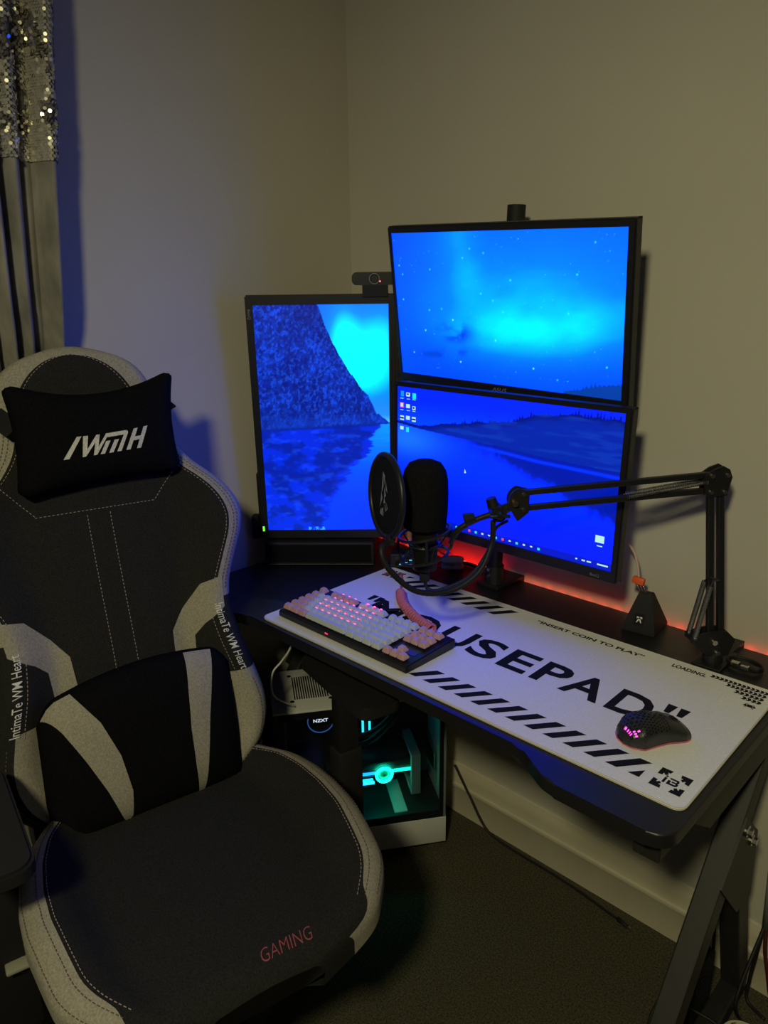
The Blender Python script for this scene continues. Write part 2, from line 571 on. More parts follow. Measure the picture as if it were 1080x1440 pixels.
def _inv(b):
    art = ["0010000100", "0101111010", "0111111110", "1101111011", "1111111111", "0111111110", "0010000100", "0100000010"]
    for j, row in enumerate(art):
        for i, c in enumerate(row):
            if c == '1':
                x, y = .866 + i * .0019, .330 - j * .0017
                poly(b, [P2(x, y), P2(x + .0019, y), P2(x + .0019, y + .0017), P2(x, y + .0017)])
obj('creature_print', mk(_inv), M_INK, pad)
def _emblem(b):
    cx, cy = .863, .050
    for sx in (-1, 1):
        for sy in (-1, 1):
            q = lambda x, y: P2(cx + sx * x, cy + sy * y)
            poly(b, [q(.022, .024), q(.006, .024), q(.0075, .0165), q(.011, .0165), q(.0085, .0125), q(.012, .009), q(.0155, .013), q(.0155, .0075), q(.022, .006)])
    put_text(b, 'i', lambda x, y: P2(cx - .0105 + x, cy - .0085 + y), .004, .019, bold=0.02)
    B = lambda x, y: P2(cx - .004 + x * .0150, cy - .0085 + y * .0165)
    for q in ([(0, 0), (.85, 0), (1, .18), (1, .24), (0, .24)], [(0, .24), (.26, .24), (.26, .62), (0, .62)], [(.76, .24), (1, .24), (1, .45), (.76, .45)], [(.35, .40), (.9, .40), (.9, .60), (.35, .60)], [(.72, .60), (.95, .60), (.95, .8), (.72, .8)], [(.1, .78), (.95, .78), (.85, 1), (.0, 1)]):
        poly(b, [B(*p) for p in q])
obj('corner_emblem', mk(_emblem), M_INK, pad)
def _flagr(b, col):
    cx, cy, w, h = .043, .366, .043, .040
    x0, x1, y0, y1 = cx - w / 2, cx + w / 2, cy - h / 2, cy + h / 2
    if col == 'red':
        t = .0045
        for a, c in (((x0, y0), (x1, y1)), ((x0, y1), (x1, y0))):
            d = V((c[0] - a[0], c[1] - a[1])).normalized(); n = V((-d.y, d.x)) * t
            poly(b, [P2(a[0] + n.x, a[1] + n.y), P2(a[0] - n.x, a[1] - n.y), P2(c[0] - n.x, c[1] - n.y), P2(c[0] + n.x, c[1] + n.y)])
    else:
        for sx in (-1, 1):
            for sy in (-1, 1):
                poly(b, [P2(cx + sx * .0025, cy + sy * .009), P2(cx + sx * .0025, cy + sy * .020), P2(cx + sx * .013, cy + sy * .020)])
                poly(b, [P2(cx + sx * .011, cy + sy * .0025), P2(cx + sx * .0215, cy + sy * .0025), P2(cx + sx * .0215, cy + sy * .012)])
obj('flag_print', mk(lambda b: _flagr(b, 'red')), M_INKRED, pad)
obj('flag_print', mk(lambda b: _flagr(b, 'black')), M_INK, pad)

# ------------------------------------------------------------------ screens
rng = np.random.RandomState(5)
_lat = rng.rand(64, 64)
def vnoise(x, y):
    xi = np.floor(x).astype(int); yi = np.floor(y).astype(int)
    fx = x - xi; fy = y - yi
    fx = fx * fx * (3 - 2 * fx); fy = fy * fy * (3 - 2 * fy)
    g = lambda a, b: _lat[a % 64, b % 64]
    return (g(xi, yi) * (1 - fx) + g(xi + 1, yi) * fx) * (1 - fy) + (g(xi, yi + 1) * (1 - fx) + g(xi + 1, yi + 1) * fx) * fy
def fbm(x, y, n=4):
    s = 0; a = 0.5; t = 0
    for k in range(n):
        s = s + a * vnoise(x * 2 ** k + 17 * k, y * 2 ** k + 5 * k); t += a; a *= 0.55
    return s / t
def mixc(c, k, m):
    m = np.clip(m, 0, 1)[..., None]
    return c * (1 - m) + np.array(k, float) * m
def ss(a, b, x):
    t = np.clip((x - a) / (b - a), 0, 1)
    return t * t * (3 - 2 * t)
def paint_left(u, v):
    c = np.zeros(u.shape + (3,)) + np.array([10, 105, 235.])
    aur = np.exp(-(((u - .80) / .30) ** 2 + ((v - .25) / .15) ** 2)) + .55 * np.exp(-(((u - .66) / .10) ** 2 + ((v - .12) / .12) ** 2)) + .35 * np.exp(-(((u - .95) / .2) ** 2 + ((v - .10) / .1) ** 2))
    aur = aur * (.85 + .3 * fbm(u * 4, v * 3))
    c = mixc(c, [0, 178, 240], aur * 1.2)
    c = mixc(c, [0, 242, 232], (aur - .38) * 1.9)
    c = mixc(c, [40, 135, 235], ss(.36, .46, v) * .85)
    c = mixc(c, [100, 200, 245], ss(.46, .5, v) * .7)
    ridge = np.interp(u, [0, .48, .53, .60, .675, .765, .84, .90, 1.0], [-.3, 0, .09, .18, .257, .331, .386, .46, .500]) + (fbm(u * 40, u * 0 + 3) - .5) * .018
    mt = (v > ridge)
    tex = fbm(u * 9 + v * 3, v * 12, 6); crag = np.abs(fbm(u * 30 + v * 16, v * 44 - u * 14, 5) - .5) * 2
    m = np.zeros(c.shape) + np.array([6, 44, 185.])
    m = mixc(m, [0, 20, 140], ss(.45, .7, tex) * .7)
    m = mixc(m, [24, 80, 220], ss(.22, .02, crag) * .7)
    m = mixc(m, [0, 12, 110], ss(.46, .60, fbm(u * 60 + v * 20, v * 80, 3)) * .5 + .25 * ss(.40, .50, v) * (1 - u) + .25 * ss(.18, .0, v) * ss(.2, .35, u))
    m = mixc(m, [12, 58, 205], ss(.44, .5, v) * fbm(u * 10, v * 60) * .9)
    c[mt] = m[mt]
    wl = .532 - .026 * u
    wat = v > wl
    w = np.zeros(c.shape) + np.array([0, 60, 245.])
    w = mixc(w, [20, 190, 245], ss(.72, .50, v) * ss(.45, .95, u))
    w = mixc(w, [0, 105, 250], ss(.86, .60, v) * .6)
    w = mixc(w, [0, 40, 225], ss(.80, 1, v) * .6 * ss(.4, .9, u))
    w = mixc(w, [60, 150, 255], ss(.62, .8, fbm(u * 5, v * 120)) * .35 * ss(.8, .5, v))
    edge = np.interp(v, [.5, .54, .635, .72, .79, .874, .966, 1.0], [.92, .90, .825, .69, .60, .51, .47, .43]) + (fbm(u * 3, v * 130, 3) - .5) * .10 + (fbm(u * 3, v * 40, 2) - .5) * .03
    rf = np.zeros(c.shape) + np.array([0, 38, 205.])
    rf = mixc(rf, [0, 26, 165], ss(.45, .65, fbm(u * 8, v * 20, 4)) * .8)
    rf = mixc(rf, [18, 72, 225], ss(.50, .75, fbm(u * 12 + 4, v * 50, 4)) * .5 + .15 * ss(.7, 1, v))
    w = w * (1 - ss(.012, -.012, u - edge)[..., None]) + rf * ss(.012, -.012, u - edge)[..., None]
    c[wat] = w[wat]
    c = mixc(c, [0, 25, 140], np.exp(-((v - wl) / .006) ** 2) * .6 * (u < .93))
    c = mixc(c, [70, 200, 250], ((v > .985) & (u > .33) & (u < .47) & (fbm(u * 60, v * 60) > .5)) * .7)
    return c
def paint_upper(u, v):
    c = np.zeros(u.shape + (3,)) + np.array([0, 92, 232.])
    c = mixc(c, [0, 62, 228], ss(.62, .92, v) * .9)
    c = mixc(c, [0, 70, 222], ss(.28, .0, u) * .8)
    band = np.exp(-(((v - (.62 - .10 * (u - .5) - .25 * (u - .5) ** 2)) / .16) ** 2)) * ss(.05, .55, u) * (1 - .45 * ss(.85, 1.0, u))
    glow = np.exp(-(((u - .64) / .50) ** 2 + ((v - .46) / .40) ** 2))
    col = np.exp(-(((u - .33 - .05 * v) / .09) ** 2)) * ss(.75, .1, v) * .55
    a = band * .62 + glow * .78 + col * .8
    a = a * (.7 + .6 * fbm(u * 4 + v, v * 4, 4))
    c = mixc(c, [0, 150, 240], a * 1.05)
    c = mixc(c, [0, 198, 238], (a - .55) * 1.35)
    c = mixc(c, [0, 226, 233], (a - .95) * 1.6)
    cl = np.exp(-(((u - .29) / .07) ** 2 + ((v - .67) / .06) ** 2)) + np.exp(-(((u - .19) / .10) ** 2 + ((v - .855 + .1 * u) / .022) ** 2)) + .7 * np.exp(-(((u - .30) / .06) ** 2 + ((v - .80) / .025) ** 2))
    c = mixc(c, [0, 66, 200], cl * ss(.25, .55, fbm(u * 11, v * 11)) * 1.5)
    st = np.random.RandomState(9)
    for k in range(150):
        x, y = st.rand(2); s = st.rand()
        d = ((u - x) * 1.78) ** 2 + (v - y) ** 2
        c = mixc(c, [60, 225, 245] if k % 5 else [150, 250, 235], np.exp(-d / (.0030 + .0030 * (s > .8)) ** 2) * (.35 + .75 * s ** 2) * (v < .95))
    tr = .985 - .075 * ss(.76, 1.0, u) - np.abs(((u * 60) % 1) - .5) * .13 * ss(.78, .9, u) * (_lat[(u * 60).astype(int) % 64, 3])
    c = mixc(c, [4, 55, 160], ((v > tr) & (u > .775)) * .85)
    return c
def paint_lower(u, v):
    c = np.zeros(u.shape + (3,)) + np.array([0, 36, 228.])
    c = mixc(c, [0, 66, 245], ss(.06, .27, v) * .9)
    ridge = np.interp(u, [0, .12, .17, .30, .42, .55, .66, .8, 1.0], [.255, .27, .255, .215, .18, .15, .085, .05, .05]) + (fbm(u * 30, u * 0 + 1) - .5) * .02
    tk = (u * 85).astype(int)
    tree = (np.clip(1 - np.abs((u * 85) % 1 - .5) * 2.2, 0, 1)) * .055 * (_lat[tk % 64, 11] ** 2) * ss(.2, .4, u)
    hill = v > (ridge - tree)
    hc = np.zeros(c.shape) + np.array([2, 34, 172.])
    hc = mixc(hc, [0, 14, 120], ss(.05, .0, v - ridge) * .8)
    hc = mixc(hc, [10, 52, 190], ss(.5, .7, fbm(u * 8 + v * 6, v * 30, 4)) * .7)
    c[hill] = hc[hill]
    shore = np.interp(u, [0, .1, .17, .345, .52, .67, 1.0], [.275, .292, .30, .315, .325, .345, .36])
    w = np.zeros(c.shape) + np.array([0, 46, 238.])
    w = mixc(w, [24, 105, 252], np.exp(-(((u - .05) / .2) ** 2 + ((v - .38) / .14) ** 2)))
    w = mixc(w, [0, 22, 236], ss(.5, .9, v) * .75)
    dk = ss(.0, .10, (np.interp(u, [.2, .5, .7, 1], [.33, .44, .56, .74]) - v) + (fbm(u * 40, v * 12) - .5) * .09) * ss(.15, .5, u)
    w = mixc(w, [0, 20, 165], dk * .9)
    wat = v > shore
    c[wat] = w[wat]
    c = mixc(c, [0, 60, 245], np.exp(-((v - shore - .035) / .012) ** 2) * ss(.25, .5, u) * .7)
    c = mixc(c, [0, 20, 175], ss(.948, .95, v) * .75)
    return c
def screen_material():
    m = bpy.data.materials.new('lit_display')
    m.use_nodes = True
    nt = m.node_tree
    b = nt.nodes['Principled BSDF']
    b.inputs['Base Color'].default_value = (0.004, 0.004, 0.005, 1)
    b.inputs['Roughness'].default_value = 0.35
    at = nt.nodes.new('ShaderNodeVertexColor')
    at.layer_name = 'picture'
    nt.links.new(at.outputs['Color'], b.inputs['Emission Color'])
    b.inputs['Emission Strength'].default_value = 1.0
    return m
M_SCREEN = screen_material()
M_ICONW = emat('display_icon_white', srgb(185, 240, 225), 1.0)
M_ICONC = emat('display_icon_cyan', srgb(20, 235, 225), 1.0)
M_ICONR = emat('display_icon_red', srgb(240, 70, 90), 1.0)
M_ICOND = emat('display_icon_dark', srgb(8, 14, 60), 1.0)
M_ICONB = emat('display_icon_blue', srgb(0, 150, 240), 1.0)
def screen(parent, w, h, nx, ny, painter, gain, z=0.0):
    us = np.linspace(0, 1, nx); vs = np.linspace(0, 1, ny)
    U, W = np.meshgrid(us, vs)
    col = np.clip(painter(U, W), 0, 255) / 255.0
    col = np.where(col <= .04045, col / 12.92, ((col + .055) / 1.055) ** 2.4)
    co = np.stack([(U - .5) * w, (.5 - W) * h, np.zeros_like(U) + z], -1).reshape(-1, 3)
    idx = np.arange(nx * ny).reshape(ny, nx)
    f = np.stack([idx[1:, :-1], idx[1:, 1:], idx[:-1, 1:], idx[:-1, :-1]], -1).reshape(-1, 4)
    me = bpy.data.meshes.new('screen')
    me.from_pydata(co.tolist(), [], f.tolist())
    at = me.color_attributes.new('picture', 'FLOAT_COLOR', 'POINT')
    buf = np.ones((nx * ny, 4), dtype=np.float32)
    lin = col.reshape(-1, 3)
    k = np.clip((lin[:, 2] - .50) / .40, 0, 1)
    buf[:, 0] = lin[:, 0]
    buf[:, 1] = lin[:, 1] * (1.22 + .35 * np.clip((lin[:, 1] - .25) / .6, 0, 1))
    buf[:, 2] = lin[:, 2] * (1 + gain * k)
    at.data.foreach_set('color', buf.ravel())
    me.materials.append(M_SCREEN)
    o = bpy.data.objects.new('screen', me)
    COL.objects.link(o)
    o.parent = parent
    o['label'] = 'lit screen with a blue northern-lights lake picture'
    return o
def pose(c, az, tilt, roll):
    a, t, rl = math.radians(az), math.radians(tilt), math.radians(roll)
    n0 = V((math.cos(a), math.sin(a), 0)); up = V((0, 0, 1)); right = up.cross(n0)
    n = n0 * math.cos(t) + up * math.sin(t); u = up * math.cos(t) - n0 * math.sin(t)
    r2 = right * math.cos(rl) + u * math.sin(rl); u2 = u * math.cos(rl) - right * math.sin(rl)
    return basis(V(c), r2, u2, n)
def monitor(name, M, w, h, bl, br, bt, bb, depth, nx, ny, painter, label):
    o = empty(name)
    o.matrix_world = M
    tag(o, label, 'monitor', None)
    x0, x1, y0, y1 = -w / 2 - bl, w / 2 + br, -h / 2 - bb, h / 2 + bt
    def _frame(b):
        # bezel ring, proud of the panel
        ov = [(x0, y0), (x1, y0), (x1, y1), (x0, y1)]
        iv = [(-w / 2, -h / 2), (w / 2, -h / 2), (w / 2, h / 2), (-w / 2, h / 2)]
        zs = [.0035, -.018]
        O = [[b.verts.new((x, y, z)) for x, y in ov] for z in zs]
        I = [[b.verts.new((x, y, z)) for x, y in iv] for z in (.003, -.001)]
        for i in range(4):
            j = (i + 1) % 4
            b.faces.new((O[0][i], O[0][j], I[0][j], I[0][i]))
            b.faces.new((O[0][i], O[1][i], O[1][j], O[0][j]))
            b.faces.new((I[0][i], I[0][j], I[1][j], I[1][i]))
        b.faces.new(O[1])
        bmesh.ops.bevel(b, geom=[e for e in b.edges if all(v in O[0] for v in e.verts)] + [e for e in b.edges if (e.verts[0] in O[0] and e.verts[1] in O[1]) or (e.verts[1] in O[0] and e.verts[0] in O[1])], offset=.003, segments=2, affect='EDGES')
    obj('bezel', mk(_frame), M_BLACK, o, True, auto=30)
    def _back(b):
        prs = [(0.0, -.018), (.012, -.030), (.05, -depth * .8), (.09, -depth)]
        rows = []
        for ins, z in prs:
            rows.append([V(p) for p in ((x0 + ins, y0 + ins, z), (x1 - ins, y0 + ins, z), (x1 - ins, y1 - ins, z), (x0 + ins, y1 - ins, z))])
        VV, _ = grid(b, rows, True)
        b.faces.new(VV[-1]); b.faces.new(VV[0][::-1])
    obj('rear_housing', mk(_back), M_BLACKM, o)
    screen(o, w, h, nx, ny, painter, {paint_left: 1.2, paint_upper: 1.9, paint_lower: 3.4}[painter])
    return o
MU = pose((.600, -.170, 1.372), -88.585, -9.27, -2.19)
ML = pose((.628, -.200, 1.057), -87.805, -0.3, -1.02)
MP = pose((.180, -.266, 1.115), -46.4, -3.67, 0)
up_m = monitor('wide_monitor', MU, .531, .299, .009, .014, .014, .019, .052, 400, 226, paint_upper, 'upper of the two stacked widescreen monitors, showing a starry aurora sky')
lo_m = monitor('wide_monitor', ML, .531, .299, .009, .013, .010, .021, .050, 400, 226, paint_lower, 'lower of the two stacked widescreen monitors, with desktop icons and taskbar')
pt_m = monitor('portrait_monitor', MP, .305, .542, .017, .018, .021, .022, .050, 220, 390, paint_left, 'monitor turned upright in portrait beside the room corner')
# lettering and lamps on the monitors
obj('maker_lettering', mk(lambda b: put_text(b, 'ASUS', lambda x, y: V((-.018 + x, -.163 + y, .0042)), .036, .008, shear=.3)), M_PRINTG, up_m)
obj('status_lamp', mk(lambda b: box(b, (.222, -.166, .003), (.230, -.1635, .0045))), emat('white_lamp', (.8, .9, 1), 1.2), up_m)
obj('maker_lettering', mk(lambda b: put_text(b, 'BenQ', lambda x, y: V((.226 + x, -.166 + y, .0042)), .018, .007)), M_PRINTG, lo_m)
obj('maker_lettering', mk(lambda b: put_text(b, 'BenQ', lambda x, y: V((-.158 - y * .0 - .0075 + y, .262 - x, .0042)), .022, .008)), M_PRINTG, pt_m)
obj('status_lamp', mk(lambda b: box(b, (-.1655, -.2725, .003), (-.1615, -.2605, .0045))), emat('green_lamp', (.15, 1, .05), 2.2), pt_m)
# portrait monitor: rear bulge seen at its left edge, and power button row
obj('side_bulge', mk(lambda b: box(b, (-.1755, -.295, -.022), (-.165, -.125, -.006), .004)), M_BLACK, pt_m)
obj('side_puck', mk(lambda b: box(b, (-.196, -.300, -.034), (-.1765, -.238, -.008), .006, 3)), M_BLACKM, pt_m, True, auto=35)
# desktop icons and taskbar on the lower monitor
def irect(b, u, v, w, h, z=.0004):
    x, y = (u - .5) * .531, (.5 - v) * .299
    poly(b, [V((x, y - h, z)), V((x + w, y - h, z)), V((x + w, y, z)), V((x, y, z))])
def _icw(b):
    for u, v, w, h in ((.046, .040, .011, .0085), (.046, .125, .011, .0085), (.014, .215, .011, .010), (.046, .212, .011, .0085), (.078, .214, .011, .0105), (.014, .295, .010, .0075),
                       (.080, .135, .009, .008), (.016, .122, .007, .008), (.93, .780, .018, .014), (.938, .845, .011, .002)):
        irect(b, u, v, w, h)
    for u in (.05, .080, .014):
        irect(b, u, .085, .009, .0012)
        irect(b, u, .170, .009, .0012)
    for u, w in ((.86, .004), (.885, .007), (.905, .009), (.945, .02), (.975, .006)):
        irect(b, u, .965, w, .003)
    for k in range(22):
        irect(b, .03 + k * .032, .966, .0052, .0045 - (k % 3) * .0008)
obj('icons', mk(_icw), M_ICONW, lo_m, kind='stuff', label='small pale desktop icons and taskbar marks')
def _icc(b):
    for u, v, w, h in ((.080, .040, .010, .012), (.047, .297, .008, .011)):
        irect(b, u, v, w, h)
    for k in range(0, 22, 3):
        irect(b, .03 + k * .032, .966, .0056, .0048, .0007)
obj('icons', mk(_icc), M_ICONC, lo_m, kind='stuff')
def _icr(b):
    irect(b, .013, .118, .011, .011, .0003)
    for k in (4, 11, 16):
        irect(b, .03 + k * .032, .966, .0056, .0048, .0007)
obj('icons', mk(_icr), M_ICONR, lo_m, kind='stuff')
def _icd(b):
    for u, v, w, h in ((.050, .046, .006, .003), (.014, .226, .011, .0035), (.078, .226, .011, .0035), (.083, .140, .005, .004)):
        irect(b, u, v, w, h, .0008)
obj('icons', mk(_icd), M_ICOND, lo_m, kind='stuff')
obj('icons', mk(lambda b: (irect(b, .017, .032, .009, .012), irect(b, .014, .081, .012, .0015))), M_ICONB, lo_m, kind='stuff')
obj('mouse_pointer', mk(lambda b: poly(b, [V((-.5 * .531 + .355 * .531, .5 * .299 - .525 * .299, .0006)), V((-.5 * .531 + .362 * .531, .5 * .299 - .555 * .299, .0006)), V((-.5 * .531 + .353 * .531, .5 * .299 - .557 * .299, .0006))])), M_ICONW, lo_m)

# pole that carries the two stacked monitors
stand = empty('monitor_pole', (.548, -.080, .7502))
tag(stand, 'black monitor pole clamped to the desk behind the stacked monitors', 'monitor stand')
obj('pole', mk(lambda b: cyl(b, (0, 0, .009), (.024, 0, .812), .0165, None, 24)), M_BLACK, stand, True, auto=40)
obj('pole_cap', mk(lambda b: cyl(b, (.0232, 0, .790), (.0243, 0, .824), .0185, None, 24)), M_BLACKM, stand, True, auto=40)
obj('clamp_base', mk(lambda b: (box(b, (-.030, -.030, 0), (.030, .050, .009), .002), cyl(b, (0, 0, .009), (0.001, 0, .05), .024, .020, 24))), M_BLACK, stand)
obj('clamp_jaw', mk(lambda b: (box(b, (-.03, .0772, -.075), (.03, .0794, .008)), box(b, (-.03, .0, -.08), (.03, .0794, -.073)), box(b, (-.03, .050, .001), (.03, .0794, .008)))), M_STEEL, stand)
obj('clamp_screw', mk(lambda b: (cyl(b, (0, .02, -.073), (0, .02, -.025), .006, None, 12), cyl(b, (0, .02, -.1), (0, .02, -.08), .014, None, 12))), M_STEEL, stand)
for zz in (.006, .022):
    obj('bolt', mk(lambda b: cyl(b, (.0, -.026, .022 + zz), (0, -.0215, .022 + zz), .004, None, 12)), M_CHROME, stand)
for (zc, Mx) in ((.30, ML), (.622, MU)):
    xx = .024 * (zc - .012) / .80
    obj('mount_collar', mk(lambda b: cyl(b, (xx - .0006, 0, zc - .03), (xx + .0006, 0, zc + .03), .0245, None, 24)), M_BLACKM, stand, True, auto=40)
    tgt = Mx @ V((0, 0, -.05)) - stand.location
    obj('mount_arm', mk(lambda b: bar(b, (xx, -.02, zc), (xx, tgt.y + .006, zc), .04, .04, (0, 0, 1), .003)), M_BLACKM, stand)
    def _pl(b):
        Mi = Matrix.Translation(-stand.location) @ Mx
        cbox(b, (-(.628 - .55) if Mx is ML else -(.600 - .565), 0, -.0545), (.11, .11, .006), .001, 1, Mi)
    obj('mount_plate', mk(_pl), M_BLACKM, stand)

# portrait monitor's own stand
ps = empty('portrait_stand', (0.105, -.190, .7502))
tag(ps, 'black desk stand holding up the portrait monitor', 'monitor stand')
obj('foot_plate', mk(lambda b: cyl(b, (0, 0, 0), (0, 0, .012), .058, .054, 40)), M_BLACK, ps, True, auto=40)
obj('upright', mk(lambda b: box(b, (-.018, -.018, .012), (.018, .018, .42), .006, 3, Matrix.Rotation(math.radians(-46.4), 4, 'Z'))), M_BLACK, ps)
obj('neck', mk(lambda b: bar(b, (0, 0, .365), (.0395, -.0415, .365), .07, .07, (0, 0, 1), .008)), M_BLACKM, ps)

# ------------------------------------------------------------------ webcam on the portrait monitor
wc = empty('webcam')
wc.matrix_world = MP @ Matrix.Translation((.122, .292, -.004))
tag(wc, 'small black webcam perched on top of the portrait monitor', 'webcam')
def _wb(b):
    fs = prism(b, rounded_rect(-.050, .019, .050, .046, .010, 6), -.018, .006)
    bmesh.ops.bevel(b, geom=list(fs[1].edges), offset=.003, segments=2, affect='EDGES')
obj('body', mk(_wb), M_BLACK, wc, True, auto=35)
obj('lens_ring', mk(lambda b: tube(b, [V((.011 * math.cos(a), .0325 + .011 * math.sin(a), .0065)) for a in [2 * PI * k / 28 for k in range(28)]], .0012, 6, True)), M_PRINTG, wc, True)
obj('lens', mk(lambda b: cyl(b, (0, .0325, .005), (0, .0325, .0075), .009, .0075, 24)), M_BLACK, wc, True, auto=40)
obj('status_lamp', mk(lambda b: cyl(b, (.0125, .027, .006), (.0125, .027, .0072), .0014, None, 12)), emat('red_lamp', (1, .12, .2), 4.0), wc)
obj('clip', mk(lambda b: (box(b, (-.027, -.006, .0085), (.030, .0195, .0115), .001), box(b, (-.027, .0008, -.014), (.030, .004, .0085)), box(b, (-.027, -.02, -.032), (.030, .012, -.024), .001), box(b, (-.027, .0008, -.03), (.03, .019, -.014), .001))), M_BLACKM, wc)

# soundbar in front of the portrait monitor's stand
sb = empty('soundbar')
_d = V((.185, .170, 0)).normalized(); _n = V((_d.y, -_d.x, 0))
sb.matrix_world = basis(V((.170, -.268, .7505)) - _d * .005, _d, -_n, V((0, 0, 1)))
tag(sb, 'long low black soundbar standing below the portrait monitor', 'speaker')
obj('body', mk(lambda b: box(b, (-.150, 0, .004), (.125, .040, .064), .006, 3)), M_BLACKM, sb, True, auto=35)
obj('front_grille', mk(lambda b: box(b, (-.142, -.0015, .012), (.117, .002, .058), .001)), mat('black_speaker_cloth', (.008, .008, .010), .95, spec=.1, noise_scale=600, noise_amt=.4, bump=.4), sb)
obj('front_lip', mk(lambda b: box(b, (-.148, -.003, .0045), (.123, .006, .0085), .0015)), mat('dark_trim', (.014, .014, .016), .5), sb)
for xx in (-.12, .095):
    obj('foot', mk(lambda b: cyl(b, (xx, .02, 0), (xx, .02, .005), .009, None, 12)), M_RUBBER, sb)

# audio interface with lit level display
ai = empty('audio_interface')
ai.matrix_world = basis(V((.335, -.148, .7503)), V((.81, .586, 0)), V((-.586, .81, 0)), V((0, 0, 1)))
tag(ai, 'small black audio interface with blue level bars behind the microphone', 'audio interface')
obj('body', mk(lambda b: box(b, (-.045, 0, .003), (.045, .055, .040), .004, 3)), M_BLACK, ai, True, auto=35)
obj('display', mk(lambda b: box(b, (-.030, -.0008, .010), (.028, .002, .034))), mat('display_glass', (.01, .01, .012), .15), ai)
obj('level_bars', mk(lambda b: (box(b, (-.014, -.0014, .013), (.010, -.0006, .0155)), box(b, (-.021, -.0014, .013), (-.017, -.0006, .0155)), box(b, (-.006, -.0014, .019), (.000, -.0006, .0205)), box(b, (.004, -.0014, .025), (.012, -.0006, .0275)))), emat('blue_display_light', srgb(70, 175, 235), 1.3), ai)
for xx in (-.035, .035):
    obj('foot', mk(lambda b: cyl(b, (xx, .03, 0), (xx, .03, .004), .006, None, 12)), M_RUBBER, ai)

# small grey case
gc = empty('earphone_case', (.412, -.068, .7503), math.radians(40))
tag(gc, 'small rounded grey case lying under the lower monitor', 'case')
def pebble(b, lx, ly, z0, z1, n=24, m=8, e=.55):
    rows = []
    for i in range(m + 1):
        t = -1 + 2 * i / m
        k = max(.02, (1 - abs(t) ** 2.4)) ** .45
        rows.append([V((lx * k * math.copysign(abs(math.cos(2 * PI * j / n)) ** e, math.cos(2 * PI * j / n)), ly * k * math.copysign(abs(math.sin(2 * PI * j / n)) ** e, math.sin(2 * PI * j / n)), (z0 + z1) / 2 + (z1 - z0) / 2 * t)) for j in range(n)])
    VV, _ = grid(b, rows, True)
    b.faces.new(VV[0][::-1]); b.faces.new(VV[-1])
M_GREYP = mat('grey_soft_plastic', (.50, .47, .42), .6)
obj('lower_shell', mk(lambda b: pebble(b, .028, .020, 0, .017)), M_GREYP, gc, True)
obj('lid', mk(lambda b: pebble(b, .0283, .0203, .0172, .032)), M_GREYP, gc, True)
obj('key_ring', mk(lambda b: tube(b, [V((-.033 + .008 * math.cos(a), .008 * math.sin(a), .004)) for a in [2 * PI * k / 20 for k in range(20)]], .0009, 6, True)), M_CHROME, gc)

# ------------------------------------------------------------------ keyboard
kb = empty('keyboard')
KM = Matrix.Translation((.326, -.541, .7545)) @ Matrix.Rotation(math.radians(.2), 4, 'Z')
kb.matrix_world = KM
tag(kb, 'compact mechanical keyboard with pink and white keycaps on the desk pad', 'keyboard')
KW, KD = .366, .140
def _case(b):
    M = Matrix(((0, 0, 1, 0), (1, 0, 0, 0), (0, 1, 0, 0), (0, 0, 0, 1)))
    fs = prism(b, [(0, .003), (0, .013), (.004, .016), (KD - .004, .0215), (KD, .019), (KD, .003)], 0, KW, M)
    bmesh.ops.bevel(b, geom=list(fs[0].edges) + list(fs[1].edges), offset=.002, segments=2, affect='EDGES')
obj('case', mk(_case), M_BLACK, kb, True, auto=35)
obj('rubber_foot', mk(lambda b: box(b, (.01, .005, 0), (KW - .01, .015, .004))), M_RUBBER, kb)
obj('rubber_foot', mk(lambda b: box(b, (.01, KD - .02, 0), (KW - .01, KD - .01, .004))), M_RUBBER, kb)
M_KW = mat('white_keycap', (.58, .64, .70), .30, spec=.6)
M_KP = mat('pink_keycap', (.62, .38, .40), .32, spec=.6)
M_KLED = emat('pink_key_light', (1.0, .05, .20), 7.0)
_kc = {}
def keycap_mesh(wu, m):
    key = (wu, m.name)
    if key in _kc:
        return _kc[key]
    W = wu * .01905 - .0019; D = .0171; h = .0098
    bm = bmesh.new()
    rows = []
    for z, ins in ((0, 0), (.0015, .0001), (h - .0010, .0032), (h, .0041)):
        rows.append([V((x, y, z)) for x, y in rounded_rect(-W / 2 + ins, -D / 2 + ins * .8, W / 2 - ins, D / 2 - ins * 1.2, .0016, 2)])
    VV, _ = grid(bm, rows, True)
    bm.faces.new(VV[-1]); bm.faces.new(VV[0][::-1])
    bmesh.ops.recalc_face_normals(bm, faces=bm.faces[:])
    me = bpy.data.meshes.new('keycap')
    bm.to_mesh(me); bm.free()
    me.materials.append(m)
    _kc[key] = me
    return me
U1 = .01905
TILT = math.atan2(.0055, KD - .008)
def key(x, row_y, wu, m):
    y = row_y
    z = .016 + (y - .004) * math.tan(TILT) + .0050
    linkmesh('keycap', keycap_mesh(wu, m), kb, Matrix.Translation((.0075 + (x + wu / 2) * U1, y, z)) @ Matrix.Rotation(TILT, 4, 'X'))
rowy = [.0145 + k * U1 for k in range(5)] + [.0145 + 5.22 * U1]
P_, W_ = M_KP, M_KW
def row(r, items, x=0.0):
    for wu, m in items:
        if m is not None:
            key(x, rowy[r], wu, m)
        x += wu
row(0, [(1.25, P_), (1.25, P_), (1.25, P_), (6.25, W_), (1.25, W_), (1.25, W_), (1.25, W_), (1.25, W_)])
row(1, [(2.25, P_)] + [(1, W_)] * 10 + [(2.75, W_)])
row(2, [(1.75, P_)] + [(1, W_)] * 11 + [(2.25, W_)])
row(3, [(1.5, P_)] + [(1, W_)] * 12 + [(1.5, W_)])
row(4, [(1, P_)] + [(1, W_)] * 12 + [(2, W_)])
